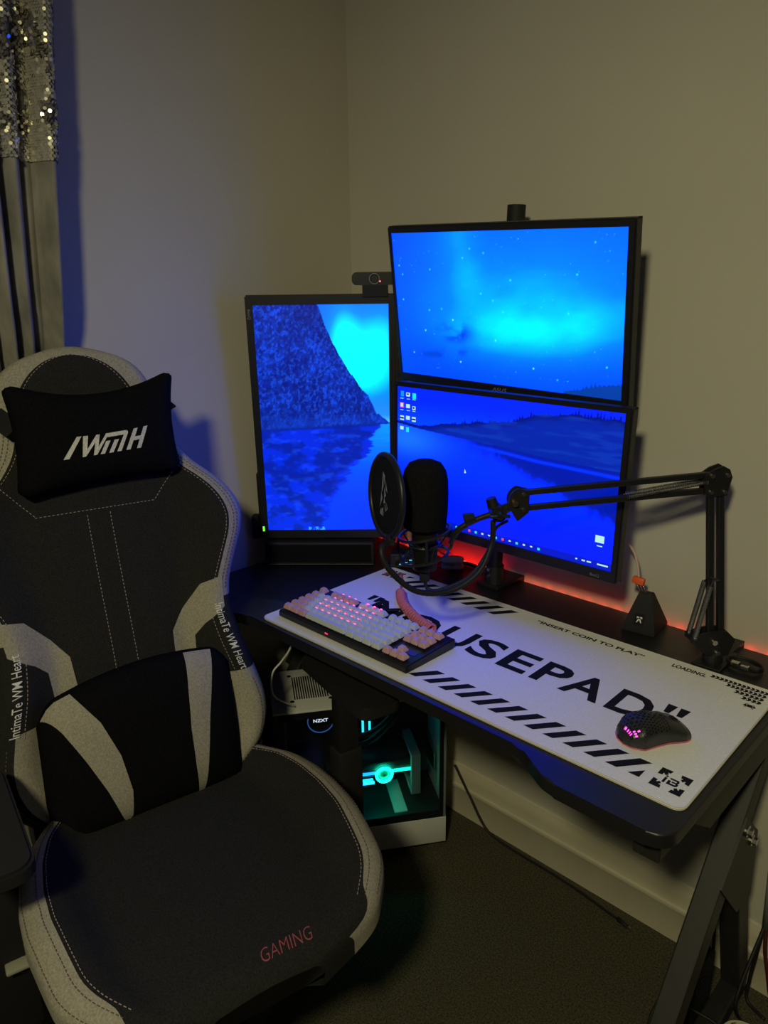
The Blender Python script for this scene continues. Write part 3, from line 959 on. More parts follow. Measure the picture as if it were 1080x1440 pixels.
row(5, [(1, P_), (1, None)] + [(1, P_)] * 4 + [(.5, None)] + [(1, W_)] * 4 + [(.5, None)] + [(1, W_)] * 4)
for r in (3, 4, 5):
    row(r, [(1, P_)] * 3, 15.25)
row(0, [(1, P_)] * 3, 15.25)
row(1, [(1, P_)], 16.25)
# pink lights between the keys on the left half
def _kl(b):
    rr = random.Random(3)
    for r in range(1, 6):
        for k in range(3, 11):
            if r == 5 and k in (6,):
                continue
            off = (0.0, .75, .25, .0, .5, .5)[r]
            x = .0075 + (k + off) * U1
            y = rowy[r] + .0075
            if x > .20:
                continue
            z = .016 + (y - .004) * math.tan(TILT) + .0136
            cbox(b, (x, y - .0030, z), (.0045, .0022, .0012))
obj('key_lights', mk(_kl), M_KLED, kb, label='pink glowing key legends')
obj('front_light', mk(lambda b: box(b, (.148, -.0004, .0095), (.156, .0006, .0118))), emat('red_front_light', (1, .03, .08), 2.0), kb)
obj('status_plate', mk(lambda b: box(b, (.302, .036, .0171), (.352, .062, .0186))), mat('blue_grey_plate', (.03, .04, .06), .3), kb)

# coiled keyboard cable
cc = empty('coiled_cable', (.50, -.33, .7545))
tag(cc, 'pink coiled keyboard cable lying across the desk pad', 'cable')
M_PINKC = mat('pink_braided_sleeve', (.62, .17, .22), .6, noise_scale=500, noise_amt=.35)
CO = V((.50, -.33, .7545))
path = catmull([V((.446, -.292, .7665)), V((.478, -.322, .7665)), V((.520, -.349, .7665)), V((.575, -.374, .7665)), V((.622, -.385, .7665))], 40)
def _coil(b):
    pts = []
    n = len(path)
    turns = 26
    for i in range(turns * 12 + 1):
        t = i / (turns * 12) * (n - 1)
        k = min(n - 2, int(t)); p = path[k].lerp(path[k + 1], t - k)
        x, y, d = frame_to(path[k], path[k + 1])
        a = 2 * PI * i / 12
        pts.append(p + (x * math.cos(a) + y * math.sin(a)) * .0085 - CO)
    tube(b, pts, .0030, 6)
obj('coil', mk(_coil), M_PINKC, cc, True)
obj('straight_lead', mk(lambda b: tube(b, [p - CO for p in catmull([V((.362, -.200, .760)), V((.385, -.222, .7585)), V((.415, -.258, .7585)), V((.446, -.292, .7640))], 10)], .0025, 8)), M_PINKC, cc, True)
obj('straight_lead', mk(lambda b: tube(b, [p - CO for p in catmull([V((.622, -.385, .7640)), V((.636, -.391, .7630)), V((.650, -.399, .7640))], 8)], .0025, 8)), M_PINKC, cc, True)

# ------------------------------------------------------------------ computer mouse
ms = empty('computer_mouse', (1.092, -.420, .7545), math.radians(60))
tag(ms, 'black honeycomb computer mouse with a pink glow on the desk pad', 'mouse')
def mouse_pt(s, t):
    """s along the length 0 back..1 front, t around -1..1 side to side"""
    L = .110
    x = -L / 2 + L * s
    w = lerp_tab([(0, .008), (.06, .022), (.2, .0320), (.45, .0285), (.6, .0275), (.85, .031), (.95, .028), (1, .018)], s)
    h = lerp_tab([(0, .010), (.08, .024), (.25, .0365), (.42, .0385), (.65, .033), (.85, .0235), (.97, .0155), (1, .010)], s)
    a = t * PI / 2
    yy = w * math.copysign(abs(math.sin(a)) ** .75, math.sin(a))
    zz = .003 + (h - .003) * max(0, math.cos(a)) ** .62
    return V((x, yy, zz))
def _mb(b, k):
    rows = []
    for i in range(25):
        rows.append([mouse_pt(i / 24, -1 + 2 * j / 20) for j in range(21)])
    c = V((0, 0, .003))
    rows = [[c + (p - c) * k for p in r] for r in rows]
    VV, _ = grid(b, rows)
    b.faces.new(VV[0]); b.faces.new(VV[-1][::-1])
    b.faces.new([r[0] for r in VV] + [r[-1] for r in VV[::-1]])
obj('inner_body', mk(lambda b: _mb(b, .965)), M_BLACK, ms, True)
def _shell(b):
    """honeycomb shell: hex cells with holes over the hump, closed skin elsewhere"""
    NS, NT = 22, 16
    def P(s, t, k=1.0):
        p = mouse_pt(min(1, max(0, s)), min(1, max(-1, t))); c = V((0, 0, .003)); return c + (p - c) * k
    for i in range(NS):
        for j in range(-1, NT):
            s0, s1 = i / NS, (i + 1) / NS
            sh = .5 if i % 2 else 0
            t0, t1 = -1 + 2 * (j + sh) / NT, -1 + 2 * (j + 1 + sh) / NT
            if t0 >= 1 or t1 <= -1:
                continue
            t0, t1 = max(t0, -1), min(t1, 1)
            sc, tc = (s0 + s1) / 2, (t0 + t1) / 2
            hole = (sc < .62 and abs(tc) < .70 and sc > .05)
            outer = [(s0, t0), (s0, (t0 + t1) / 2), (s0, t1), (s1, t1), (s1, (t0 + t1) / 2), (s1, t0)]
            if not hole:
                poly(b, [P(*q) for q in outer])
                continue
            inner = []
            for q in outer:
                inner.append((sc + (q[0] - sc) * .62, tc + (q[1] - tc) * .62))
            inner[1] = (sc + (s0 - sc) * .80, tc); inner[4] = (sc + (s1 - sc) * .80, tc)
            O = [b.verts.new(P(*q)) for q in outer]; I = [b.verts.new(P(*q)) for q in inner]; D = [b.verts.new(P(*q, .968)) for q in inner]
            for k in range(6):
                l = (k + 1) % 6
                b.faces.new((O[k], O[l], I[l], I[k]))
                b.faces.new((I[k], I[l], D[l], D[k]))
    if True:
        bmesh.ops.remove_doubles(b, verts=b.verts[:], dist=.00012)
obj('honeycomb_shell', mk(_shell), mat('mouse_shell_plastic', (.030, .030, .032), .30, spec=.5), ms)
def _hl(b):
    c = V((0, 0, .003))
    NS, NT = 22, 16
    for i, js in ((1, (4, 5, 6, 7)), (2, (3, 4, 5)), (3, (4,))):
        for j in js:
            sh = .5 if i % 2 else 0
            s0, s1 = i / NS, (i + 1) / NS
            t0, t1 = -1 + 2 * (j + sh) / NT, -1 + 2 * (j + 1 + sh) / NT
            q = [(s0 + (s1 - s0) * a, t0 + (t1 - t0) * e) for a, e in ((.2, .2), (.2, .8), (.8, .8), (.8, .2))]
            poly(b, [c + (mouse_pt(*k) - c) * .970 for k in q])
obj('inner_lights', mk(_hl), emat('magenta_mouse_light', (1, .06, .62), 3.2), ms, label='magenta lights behind the honeycomb')
obj('base_light', mk(lambda b: tube(b, [V((p.x * 1.0, p.y * 1.005, .0022)) for p in [mouse_pt(i / 30, -1) for i in range(31)] + [mouse_pt(1 - i / 30, 1) for i in range(31)]], .0009, 6, True)), emat('pink_base_light', (1, .16, .22), .22), ms)
obj('base_plate', mk(lambda b: prism(b, [(p.x * .97, p.y * .96) for p in [mouse_pt(i / 30, -1) for i in range(31)] + [mouse_pt(1 - i / 30, 1) for i in range(31)]], 0.0, .003)), M_BLACK, ms)
obj('scroll_wheel', mk(lambda b: cyl(b, (.033, -.0035, .0175), (.033, .0035, .0175), .0100, None, 24)), M_RUBBER, ms, True, auto=40)

# ------------------------------------------------------------------ mouse bungee
bg = empty('mouse_bungee', (.906, -.056, .7502), math.radians(6))
tag(bg, 'black pyramid mouse bungee with an orange cable clip on the desk', 'mouse bungee')
def _pyr(b):
    bw, bd, tw, h = .033, .040, .0095, .078
    lo_ = [(-bw, -bd), (bw, -bd), (bw, bd), (-bw, bd)]
    rows = [[V((x, y, 0)) for x, y in lo_], [V((x, y, .006)) for x, y in lo_],
            [V((x * tw / bw * 1.35, (y * .16) - .004, h)) for x, y in lo_]]
    VV, _ = grid(b, rows, True)
    b.faces.new(VV[0][::-1]); b.faces.new(VV[-1])
    bmesh.ops.bevel(b, geom=b.edges[:], offset=.0012, segments=2, affect='EDGES')
obj('body', mk(_pyr), M_BLACKM, bg, True, auto=30)
# front badge
_nb = V((0, -.088 + .006, -.036)).normalized()
def badge(x, y, o=0.0):
    t = y / .078
    return V((x, -.040 + (.040 - .0104) * (y / .072) - .0012 - o, .006 + y))
obj('badge', mk(lambda b: (poly(b, [badge(-.011, .010), badge(.009, .010), badge(.009, .032), badge(-.011, .032)]))), mat('badge_gloss', (.006, .006, .006), .3), bg)
def _mark(b):
    F = lambda x, y: badge(-.0065 + x * .011, .0155 + y * .011, .0004)
    poly(b, [F(0, 1), F(.42, 1), F(.42, .80), F(.22, .80), F(.0, .62)])
    poly(b, [F(1, 1), F(.58, 1), F(.58, .80), F(.78, .80), F(1, .62)])
    poly(b, [F(.0, 0), F(.18, 0), F(.46, .42), F(.46, .66), F(.30, .66)])
    poly(b, [F(1, 0), F(.82, 0), F(.54, .42), F(.54, .66), F(.70, .66)])
obj('badge_mark', mk(_mark), M_PRINTW, bg, label='white angular emblem')
M_ORANGE = mat('orange_rubber', (.80, .10, .015), .5)
obj('cable_clip', mk(lambda b: cbox(b, (0, 0, 0), (.024, .013, .015), .003, 2, Matrix.Translation((-.014, -.018, .103)) @ Matrix.Rotation(.12, 4, 'Y') @ Matrix.Rotation(-.2, 4, 'X'))), M_ORANGE, bg, True, auto=35)
for dx in (-.007, .0, .007):
    obj('wire_arm', mk(lambda b: cyl(b, (dx * .7 + .002, -.008, .064), (-.014 + dx * 1.0, -.017, .099), .0013, None, 8)), M_SPRING, bg, True)
M_PINKL = mat('pink_grey_cable', (.62, .42, .38), .6)
lead = empty('mouse_cable', (.88, -.07, .80))
tag(lead, 'thin pink cable rising from the orange clip behind the monitor', 'cable')
CL = V((.88, -.07, .80))
cp = [V((.8935, -.0745, .860)), V((.886, -.070, .884)), V((.872, -.064, .908)), V((.850, -.060, .922)), V((.80, -.060, .935)), V((.72, -.06, .94)), V((.60, -.062, .93))]
obj('lead', mk(lambda b: tube(b, [p - CL for p in catmull(cp, 10)], .0022, 8)), M_PINKL, lead, True)

# ------------------------------------------------------------------ microphone boom arm
arm = empty('boom_arm', (1.065, -.118, .7502))
tag(arm, 'black folding microphone boom arm with springs at the back of the desk', 'boom arm')
AO = V((1.065, -.118, .7502))
EV = V((-.695, -.72, 0)).normalized()
NV = V((EV.y, -EV.x, 0))
def apart(name, fn, m=M_BLACK, smooth=False, **k):
    bm = mk(fn)
    for v in bm.verts:
        v.co -= AO
    return obj(name, bm, m, arm, smooth, auto=35, **k)
B0 = V((1.066, -.118, .790)); T0 = V((1.032, -.112, 1.085)); E0 = V((.800, -.358, 1.060))
apart('base_plate', lambda b: (box(b, (1.040, -.150, .7502), (1.092, -.060, .757), .002), cyl(b, (1.066, -.118, .757), (1.066, -.118, .775), .018, .016, 24)))
apart('clamp_jaw', lambda b: (box(b, (1.050, -.0029, .670), (1.082, -.0007, .757)), box(b, (1.050, -.062, .668), (1.082, -.0007, .673)), box(b, (1.050, -.062, .7502), (1.082, -.0007, .757))))
apart('base_joint', lambda b: [prism(b, [(-.020, -.018), (.018, -.018), (.050, .010), (.050, .020), (.014, .030), (-.014, .030), (-.030, .014)], o - .002, o + .002, basis(B0, EV, V((0, 0, 1)), NV)) for o in (-.012, .012)])
apart('base_socket', lambda b: cyl(b, (1.066, -.118, .770), (1.066, -.118, .795), .013, .011, 20), smooth=True)
for s in (-1, 1):
    o = EV * (.0095 * s)
    apart('lower_bar', lambda b: bar(b, B0 + o + V((0, 0, .006)), T0 + o + V((0, 0, -.006 + .004 * s)), .011, .011, EV, .0015))
for z in (.015, -.013):
    apart('upper_bar', lambda b: bar(b, T0 + V((0, 0, z)) + EV * .008, E0 + V((0, 0, z)), .0105, .0105, (0, 0, 1), .0015))
apart('elbow_plate', lambda b: [prism(b, [(-.017, -.020), (.014, -.024), (.022, -.016), (.026, .014), (.010, .026), (-.006, .032), (-.017, .026), (-.023, .012)], o - .002, o + .002, basis(T0, EV, V((0, 0, 1)), NV)) for o in (-.0095, .0095)])
for (de, dz_) in ((.013, .015), (-.014, .016), (.012, -.014), (-.012, -.014)):
    apart('elbow_bolt', lambda b: cyl(b, T0 + EV * de + V((0, 0, dz_)) - NV * .0115, T0 + EV * de + V((0, 0, dz_)) - NV * .016, .0042, .0036, 12), M_CHROME)
for (de, dz_) in ((.008, .010), (.000, -.012)):
    apart('base_bolt', lambda b: cyl(b, B0 + EV * de + V((0, 0, dz_)) - NV * .014, B0 + EV * de + V((0, 0, dz_)) - NV * .019, .0055, .0048, 12), M_CHROME)
for s_ in (-1, 1):
    for de, dz_ in ((.008, .010), (.000, -.012)):
        pass
def spring(b, p0, p1, r, turns, wire):
    p0, p1 = V(p0), V(p1)
    x, y, d = frame_to(p0, p1)
    n = turns * 8
    tube(b, [p0.lerp(p1, i / n) + (x * math.cos(2 * PI * i / 8) + y * math.sin(2 * PI * i / 8)) * r for i in range(n + 1)], wire, 5)
for s in (-1, 1):
    o = NV * (.012 * s)
    apart('lower_spring', lambda b: spring(b, B0 + o + EV * .044 + V((0, 0, .016)), B0 + o + EV * .026 + V((0, 0, .118)), .0042, 40, .0010), M_SPRING, True)
    apart('spring_hook', lambda b: tube(b, [B0 + o + EV * .026 + V((0, 0, .116)), B0 + o * .8 + EV * .022 + V((0, 0, .127)), B0 + EV * .006 + V((0, 0, .124))], .0018, 6), M_BLACK, True)
    apart('upper_spring', lambda b: spring(b, T0 + o * .75 + EV * .018 + V((0, 0, .004)), T0 + o * .75 + EV * .155 + V((0, 0, -.020)), .0036, 50, .0009), M_SPRING, True)
# head joint
def _head(b):
    for o in (-.0095, .0095):
        pts = [(-.010, -.018), (-.010, .020)] + [(.004 + .022 * math.cos(a), .002 + .024 * math.sin(a)) for a in [PI / 2 - PI * k / 10 for k in range(1, 8)]] + [(.010, -.034), (.004, -.030)]
        prism(b, pts, o - .002, o + .002, basis(E0, EV, V((0, 0, 1)), NV))
apart('head_plate', _head)
for z in (.014, -.013):
    apart('head_bolt', lambda b: cyl(b, E0 + V((0, 0, z)) - NV * .0115, E0 + V((0, 0, z)) - NV * .0155, .0038, .0034, 12), M_CHROME)
H1 = V((.762, -.377, 1.036))
apart('tilt_knob', lambda b: cyl(b, E0 + EV * .016 - NV * .012, E0 + EV * .016 - NV * .021, .0060, .0052, 16), mat('brass_screw', (.55, .42, .25), .3, metal=1), True)
apart('swivel', lambda b: (cyl(b, E0 + EV * .018 + V((0, 0, -.008)), H1, .0085, .0105, 16), cyl(b, H1 - NV * .016, H1 + NV * .016, .014, None, 20)), smooth=True)
apart('wing_nut', lambda b: (cyl(b, H1 - NV * .018, H1 - NV * .030, .008, .006, 16), box(b, (-.018, -.003, .022), (.018, .003, .030), .002, 2, basis(H1, EV, V((0, 0, 1)), -NV))), smooth=True)
apart('wing_nut', lambda b: cyl(b, H1 + V((-.006, -.004, .010)), H1 + V((-.010, -.008, .026)), .011, .009, 14), smooth=True)

# ------------------------------------------------------------------ microphone in a shock mount
mic = empty('microphone', (.650, -.443, .925))
tag(mic, 'studio microphone with a black foam cover hanging in a shock mount', 'microphone')
def mpart(name, fn, m=M_BLACK, smooth=True, **k):
    bm = mk(fn)
    for v in bm.verts:
        v.co -= V((.650, -.443, .925))
    return obj(name, bm, m, mic, smooth, auto=40, **k)
MC = V((.650, -.443, 0))
M_FOAM = mat('black_foam', (.010, .010, .013), .98, spec=.03, noise_scale=500, noise_amt=.5, bump=.9, bump_scale=420)
def lathe(b, prof, c=MC, seg=32, ax=None):
    rows = [[c + V((r * math.cos(2 * PI * k / seg), r * math.sin(2 * PI * k / seg), z)) for k in range(seg)] for r, z in prof]
    VV, _ = grid(b, rows, True)
    b.faces.new(VV[0][::-1]); b.faces.new(VV[-1])
mpart('foam_cover', lambda b: lathe(b, [(.024, .994), (.030, .995), (.0385, 1.002), (.0415, 1.030), (.0425, 1.062), (.0415, 1.088), (.0375, 1.106), (.029, 1.119), (.016, 1.1245), (.001, 1.126)]), M_FOAM)
mpart('body', lambda b: lathe(b, [(.010, .918), (.022, .920), (.0235, .925), (.0235, .996), (.001, .998)]), mat('dark_mic_metal', (.02, .02, .022), .4, metal=.6))
mpart('connector', lambda b: lathe(b, [(.009, .896), (.0095, .897), (.0095, .917), (.005, .919)]), M_BLACKM)
RING = [(.990, .047), (.944, .043)]
for z, r in RING:
    mpart('mount_ring', lambda b: tube(b, [MC + V((r * math.cos(a), r * math.sin(a), z + .010 * math.cos(a - .8))) for a in [2 * PI * k / 40 for k in range(40)]], .0028, 8, True))
for k in range(4):
    a = PI / 4 + k * PI / 2
    mpart('mount_post', lambda b: tube(b, catmull([MC + V((.047 * math.cos(a), .047 * math.sin(a), .990 + .010 * math.cos(a - .8))), MC + V((.049 * math.cos(a), .049 * math.sin(a), .966)), MC + V((.043 * math.cos(a), .043 * math.sin(a), .944 + .010 * math.cos(a - .8)))], 6), .0028, 8))
mpart('inner_ring', lambda b: tube(b, [MC + V((.027 * math.cos(a), .027 * math.sin(a), .967)) for a in [2 * PI * k / 32 for k in range(32)]], .0036, 8, True))
def _el(b):
    for k in range(8):
        a = 2 * PI * k / 8 + .2; a2 = a + .42
        top = (k % 2 == 0)
        z, r = RING[0] if top else RING[1]
        tube(b, [MC + V((r * math.cos(a), r * math.sin(a), z + .010 * math.cos(a - .8))), MC + V((.028 * math.cos(a2), .028 * math.sin(a2), .967)), MC + V((r * math.cos(a2 + .42), r * math.sin(a2 + .42), z + .010 * math.cos(a2 + .42 - .8)))], .0015, 6)
mpart('elastic_cords', _el, M_RUBBER)
mpart('yoke', lambda b: (tube(b, catmull([MC + V((.040, .024, .972)), V((.705, -.415, 1.000)), V((.730, -.397, 1.020)), H1 + V((-.004, -.003, -.002))], 8), [.004] * 4 + [.006] * 21, 10)), M_BLACK)
mpart('yoke_knob', lambda b: cyl(b, (.716, -.412, 1.020), (.728, -.398, 1.024), .013, .010, 14))

# pop filter on its gooseneck
pf = empty('pop_filter', (.615, -.507, 1.065))
tag(pf, 'round black pop filter with a grey emblem in front of the microphone', 'pop filter')
PO = V((.615, -.507, 1.065))
PNv = V((-.40, -.917, .05)).normalized(); PR = V((0, 0, 1)).cross(PNv).normalized(); PU = PNv.cross(PR)
PB = basis(V((0, 0, 0)), PR, PU, PNv)
def pring(b):
    tube(b, [PB @ V((.073 * math.cos(a), .073 * math.sin(a), 0)) for a in [2 * PI * k / 64 for k in range(64)]], .0058, 10, True)
obj('rim', mk(pring), M_BLACK, pf, True)
def pdisc(b, z):
    rows = [[PB @ V((r * math.cos(2 * PI * k / 48), r * math.sin(2 * PI * k / 48), z * (1 - (r / .071) ** 2) ** .5 if r < .071 else 0)) for k in range(48)] for r in (.0005, .015, .03, .045, .06, .068, .071)]
    grid(b, rows, True)
M_MESH = mat('black_nylon_mesh', (.010, .010, .013), .85, spec=.15, bump=.5, bump_scale=900, noise_scale=900, noise_amt=.3)
obj('front_mesh', mk(lambda b: pdisc(b, .004)), M_MESH, pf, True)
obj('rear_mesh', mk(lambda b: pdisc(b, -.004)), M_MESH, pf, True)
def _wolf(b):
    Q = lambda x, y: PB @ V((x, y, .0052))
    tri = [[(-.006, .044), (.004, .038), (.002, .020)], [(-.006, .044), (-.001, .018), (-.009, .004)], [(.006, .034), (.018, .010), (.010, .014)], [(.003, .018), (.012, .004), (.004, -.002)],
           [(-.010, .006), (-.004, -.004), (-.014, -.022)], [(.004, .000), (.010, -.010), (.001, -.012)], [(-.010, -.024), (-.013, -.034), (.002, -.036)], [(-.008, -.025), (.000, -.020), (.004, -.034)],
           [(.012, -.006), (.022, -.018), (.019, -.019)], [(.008, -.009), (.018, -.021), (.015, -.022)], [(.004, -.012), (.014, -.024), (.011, -.025)]]
    for t in tri:
        poly(b, [Q(*p) for p in t])
obj('emblem', mk(_wolf), mat('grey_emblem_print', (.30, .32, .36), .5), pf, label='grey angular animal-head emblem')
goose = [V(p) - PO for p in ((.757, -.382, 1.020), (.753, -.379, .975), (.748, -.411, .927), (.722, -.459, .900), (.69, -.511, .907), (.66, -.546, .948), (.645, -.5510, .983))]
_end = PB @ V((.028, -.073, 0))
goose.append(_end)
def _gn(b):
    pts = catmull(goose, 14)
    tube(b, pts, [.0050 + .0004 * (i % 2) for i in range(len(pts))], 10)
obj('gooseneck', mk(_gn), M_RUBBER, pf, True)
obj('rim_clamp', mk(lambda b: cbox(b, (0, 0, 0), (.016, .018, .014), .003, 2, Matrix.Translation(_end) @ PB)), M_BLACKM, pf)

mcab = empty('microphone_cable', (.70, -.41, .90))
tag(mcab, 'thin black cable looping from the boom arm to the microphone', 'cable')
obj('lead', mk(lambda b: tube(b, [V(p) - V((.70, -.41, .90)) for p in catmull([(.775, -.365, 1.020), (.748, -.362, .998), (.742, -.374, .958), (.721, -.400, .911), (.682, -.430, .884), (.658, -.441, .880), (.650, -.443, .894)], 10)], .0032, 8)), M_RUBBER, mcab, True)
# coil of cable with two plugs at the foot of the arm
pc_ = empty('coiled_lead', (1.115, -.095, .7505))
tag(pc_, 'small black coiled lead with metal plugs beside the boom arm foot', 'cable')
obj('coil', mk(lambda b: tube(b, [V((.030 * math.cos(a), .020 * math.sin(a), .003 + .0022 * a / (2 * PI))) for a in [2 * PI * k / 28 for k in range(28 * 3)]], .0024, 6)), M_RUBBER, pc_, True)
for k, (x, y) in enumerate(((-.012, -.020), (.006, -.024))):
    p = obj('plug', mk(lambda b: cbox(b, (x, y + .006, .010), (.014, .011, .006), .001)), M_CHROME, pc_)
    obj('plug_body', mk(lambda b: cbox(b, (x + .015, y + .010, .010), (.016, .013, .008), .002)), M_BLACK, pc_)

# ------------------------------------------------------------------ computer tower
pc = empty('computer_tower')
PD = V((-.568, -.823, 0)).normalized(); PW = V((PD.y, -PD.x, 0))
pc.matrix_world = basis(V((.470, -.150, 0)), PD, PW, V((0, 0, 1)))
tag(pc, 'white and black computer tower with a glass side and teal lights under the desk', 'computer')
def pp(name, lo_, hi_, m, bev=0.0, parent=pc, label=None):
    return obj(name, mk(lambda b: box(b, lo_, hi_, bev)), m, parent, bool(bev), label=label, auto=35)
LN, WD = .428, .205
M_PCB = mat('black_case_steel', (.030, .030, .032), .45)
for a in (.04, .36):
    for b_ in (.02, .155):
        pp('foot', (a, b_, 0), (a + .04, b_ + .03, .024), M_RUBBER, .003)
pp('lower_panel', (0, 0, .024), (LN, .006, .100), M_WHITE, .001)
pp('floor_pan', (0, .006, .024), (LN, WD, .030), M_PCB)
pp('power_supply_shroud', (.004, .008, .030), (LN - .004, WD - .004, .118), M_PCB)
top = pp('top_panel', (0, 0, .452), (LN, WD, .458), M_WHITE, .0015)
pp('far_side_panel', (0, WD - .004, .03), (LN, WD, .452), M_PCB)
pp('rear_panel', (0, .006, .030), (.006, WD - .004, .452), M_WHITE)
pp('front_panel', (LN - .012, .0, .100), (LN, WD - .004, .452), M_PCB)
pp('motherboard_tray', (.006, WD - .03, .118), (LN - .012, WD - .026, .452), M_PCB)
# vent slots on the top panel
for k in range(15):
    pp('vent_slot', (.288 + k * .0058, .055, .4578), (.2912 + k * .0058, .165, .4586), M_INK, 0, top)
for (a, b_) in ((.284, .047), (.284, .173), (.378, .047), (.378, .173)):
    obj('vent_screw', mk(lambda b: cyl(b, (a, b_, .4578), (a, b_, .4592), .006, .004, 12)), M_INK, top)
def glassmat(tint):
    m = bpy.data.materials.new('tinted_glass')
    m.use_nodes = True
    nt = m.node_tree
    nt.nodes.remove(nt.nodes['Principled BSDF'])
    tr = nt.nodes.new('ShaderNodeBsdfTransparent'); tr.inputs[0].default_value = (*tint, 1)
    gl = nt.nodes.new('ShaderNodeBsdfGlossy'); gl.inputs['Roughness'].default_value = .03
    fr = nt.nodes.new('ShaderNodeFresnel'); fr.inputs[0].default_value = 1.3
    mx = nt.nodes.new('ShaderNodeMixShader')
    nt.links.new(fr.outputs[0], mx.inputs[0]); nt.links.new(tr.outputs[0], mx.inputs[1]); nt.links.new(gl.outputs[0], mx.inputs[2])
    nt.links.new(mx.outputs[0], nt.nodes['Material Output'].inputs[0])
    return m
pp('glass_panel', (.002, .001, .101), (LN - .003, .005, .451), glassmat((.72, .76, .78)))
pp('glass_frame', (LN - .030, .0052, .101), (LN - .026, .012, .432), M_WHITE)
pp('glass_frame', (.006, .0052, .101), (.016, .012, .451), M_PCB)
pp('glass_frame', (.006, .0052, .432), (LN - .012, .012, .452), M_PCB)
M_BOARD = mat('dark_circuit_board', (.012, .014, .016), .5, noise_scale=60, noise_amt=.6)
mb = pp('motherboard', (.05, WD - .034, .145), (.30, WD - .030, .435), M_BOARD)
for k in range(4):
    pp('memory_module', (.165 + k * .009, WD - .075, .285), (.169 + k * .009, WD - .034, .415), M_PCB, 0, mb)
    if k in (1, 3):
        pp('memory_light', (.1645 + k * .009, WD - .081, .285), (.1695 + k * .009, WD - .075, .415), emat('cyan_memory_light%d' % k, (.02, .65, .95), 3.0), 0, mb)
# cooler pump
cooler = obj('cooler_pump', mk(lambda b: cyl(b, (.305, WD - .034, .352), (.305, WD - .088, .352), .036, None, 40)), M_PCB, pc, True, auto=40)
obj('cooler_ring', mk(lambda b: tube(b, [V((.305 + .0335 * math.cos(a), WD - .0885, .352 + .0335 * math.sin(a))) for a in [2 * PI * k / 48 for k in range(48)]], .0016, 6, True)), emat('dim_blue_ring', (.05, .12, .4), .8), cooler, True)
obj('cooler_lettering', mk(lambda b: put_text(b, 'NZXT', lambda x, y: V((.305 + .019 - x, WD - .0889, .349 + y)), .038, .009, bold=.02)), emat('white_letter_light', (.85, .9, 1), 1.6), cooler)
for k in (0, 1):
    obj('cooler_hose', mk(lambda b: tube(b, catmull([V((.250, WD - .062, .330 - .03 * k)), V((.215, WD - .095, .300 - .03 * k)), V((.15, WD - .11, .330 - .02 * k)), V((.07, WD - .10, .420 - .02 * k))], 10), .008, 10)), M_RUBBER, pc, True)
# graphics card
gpu = pp('graphics_card', (.035, .060, .205), (.300, WD - .034, .245), M_PCB, .003)
pp('card_edge_light', (.165, .0585, .212), (.285, .060, .220), emat('blue_card_light', (.01, .32, 1.0), 3.5), 0, gpu)
pp('card_bracket', (.014, .060, .200), (.018, WD - .03, .255), M_CHROME, 0, gpu)
obj('lit_fan_ring', mk(lambda b: tube(b, [V((.152 + .020 * math.cos(a), .052, .212 + .020 * math.sin(a))) for a in [2 * PI * k / 40 for k in range(40)]], .0034, 8, True)), emat('teal_fan_light', (.002, .85, .46), 30.0), pc, True, label='glowing teal ring')
obj('lit_fan_hub', mk(lambda b: cyl(b, (.152, .051, .212), (.152, .060, .212), .014, None, 24)), mat('clear_hub', (.1, .4, .3), .2), pc, True)
pp('teal_bar_light', (.075, .056, .214), (.130, .0585, .222), emat('teal_bar_light', (.004, .9, .45), 5.0))
pp('blue_bar_light', (.178, .050, .190), (.228, .056, .196), emat('blue_bar_light', (.02, .40, 1.0), 4.5))
pp('blue_bar_light', (.182, .050, .200), (.212, .056, .204), emat('cyan_bar_light', (.004, .60, 1.0), 6.0))
pp('violet_light', (.300, .090, .150), (.330, .096, .158), emat('violet_light', (.08, .08, 1.0), 3.0))
pp('cable_cover', (.098, .018, .1181), (.132, .150, .1205), M_WHITE)
# rear fan
fan = empty('rear_fan'); fan.parent = pc; fan.location = (.034, .105, .280)
bpy.data.objects.remove(fan)
def _ff(b):
    for y0, y1, z0, z1 in ((.040, .052, .150, .270), (.148, .160, .150, .270), (.052, .148, .150, .162), (.052, .148, .258, .270)):
        box(b, (.058, y0, z0), (.083, y1, z1), .002)
fanp = obj('case_fan', mk(_ff), mat('grey_fan_frame', (.30, .32, .32), .5), pc)
def _fb(b):
    c = V((.0705, .100, .210))
    cyl(b, c + V((-.01, 0, 0)), c + V((.01, 0, 0)), .019, None, 20)
    for k in range(7):
        a = 2 * PI * k / 7
        r = V((0, math.cos(a), math.sin(a))); t = V((0, -math.sin(a), math.cos(a)))
        P = [c + r * .017 + V((-.008, 0, 0)) - t * .006, c + r * .044 + V((-.008, 0, 0)) - t * .012, c + r * .044 + V((.008, 0, 0)) + t * .012, c + r * .017 + V((.008, 0, 0)) + t * .006]
        A = [b.verts.new(p) for p in P]; B = [b.verts.new(p + t * .0015) for p in P]
        b.faces.new(A); b.faces.new(B[::-1])
        for i in range(4):
            b.faces.new((A[i], B[i], B[(i + 1) % 4], A[(i + 1) % 4]))
obj('fan_rotor', mk(_fb), mat('dark_fan_blade', (.04, .05, .05), .4), fanp)
pc.matrix_world = basis(V((.470, -.150, 0)), -PD, PW, V((0, 0, 1)))
def _mirror(o):
    for c in o.children:
        if c.type == 'MESH':
            n = len(c.data.vertices)
            buf = np.empty(n * 3, dtype=np.float32)
            c.data.vertices.foreach_get('co', buf)
            buf[0::3] *= -1
            c.data.vertices.foreach_set('co', buf)
            c.data.flip_normals()
        _mirror(c)
bpy.context.view_layer.update()
_mirror(pc)

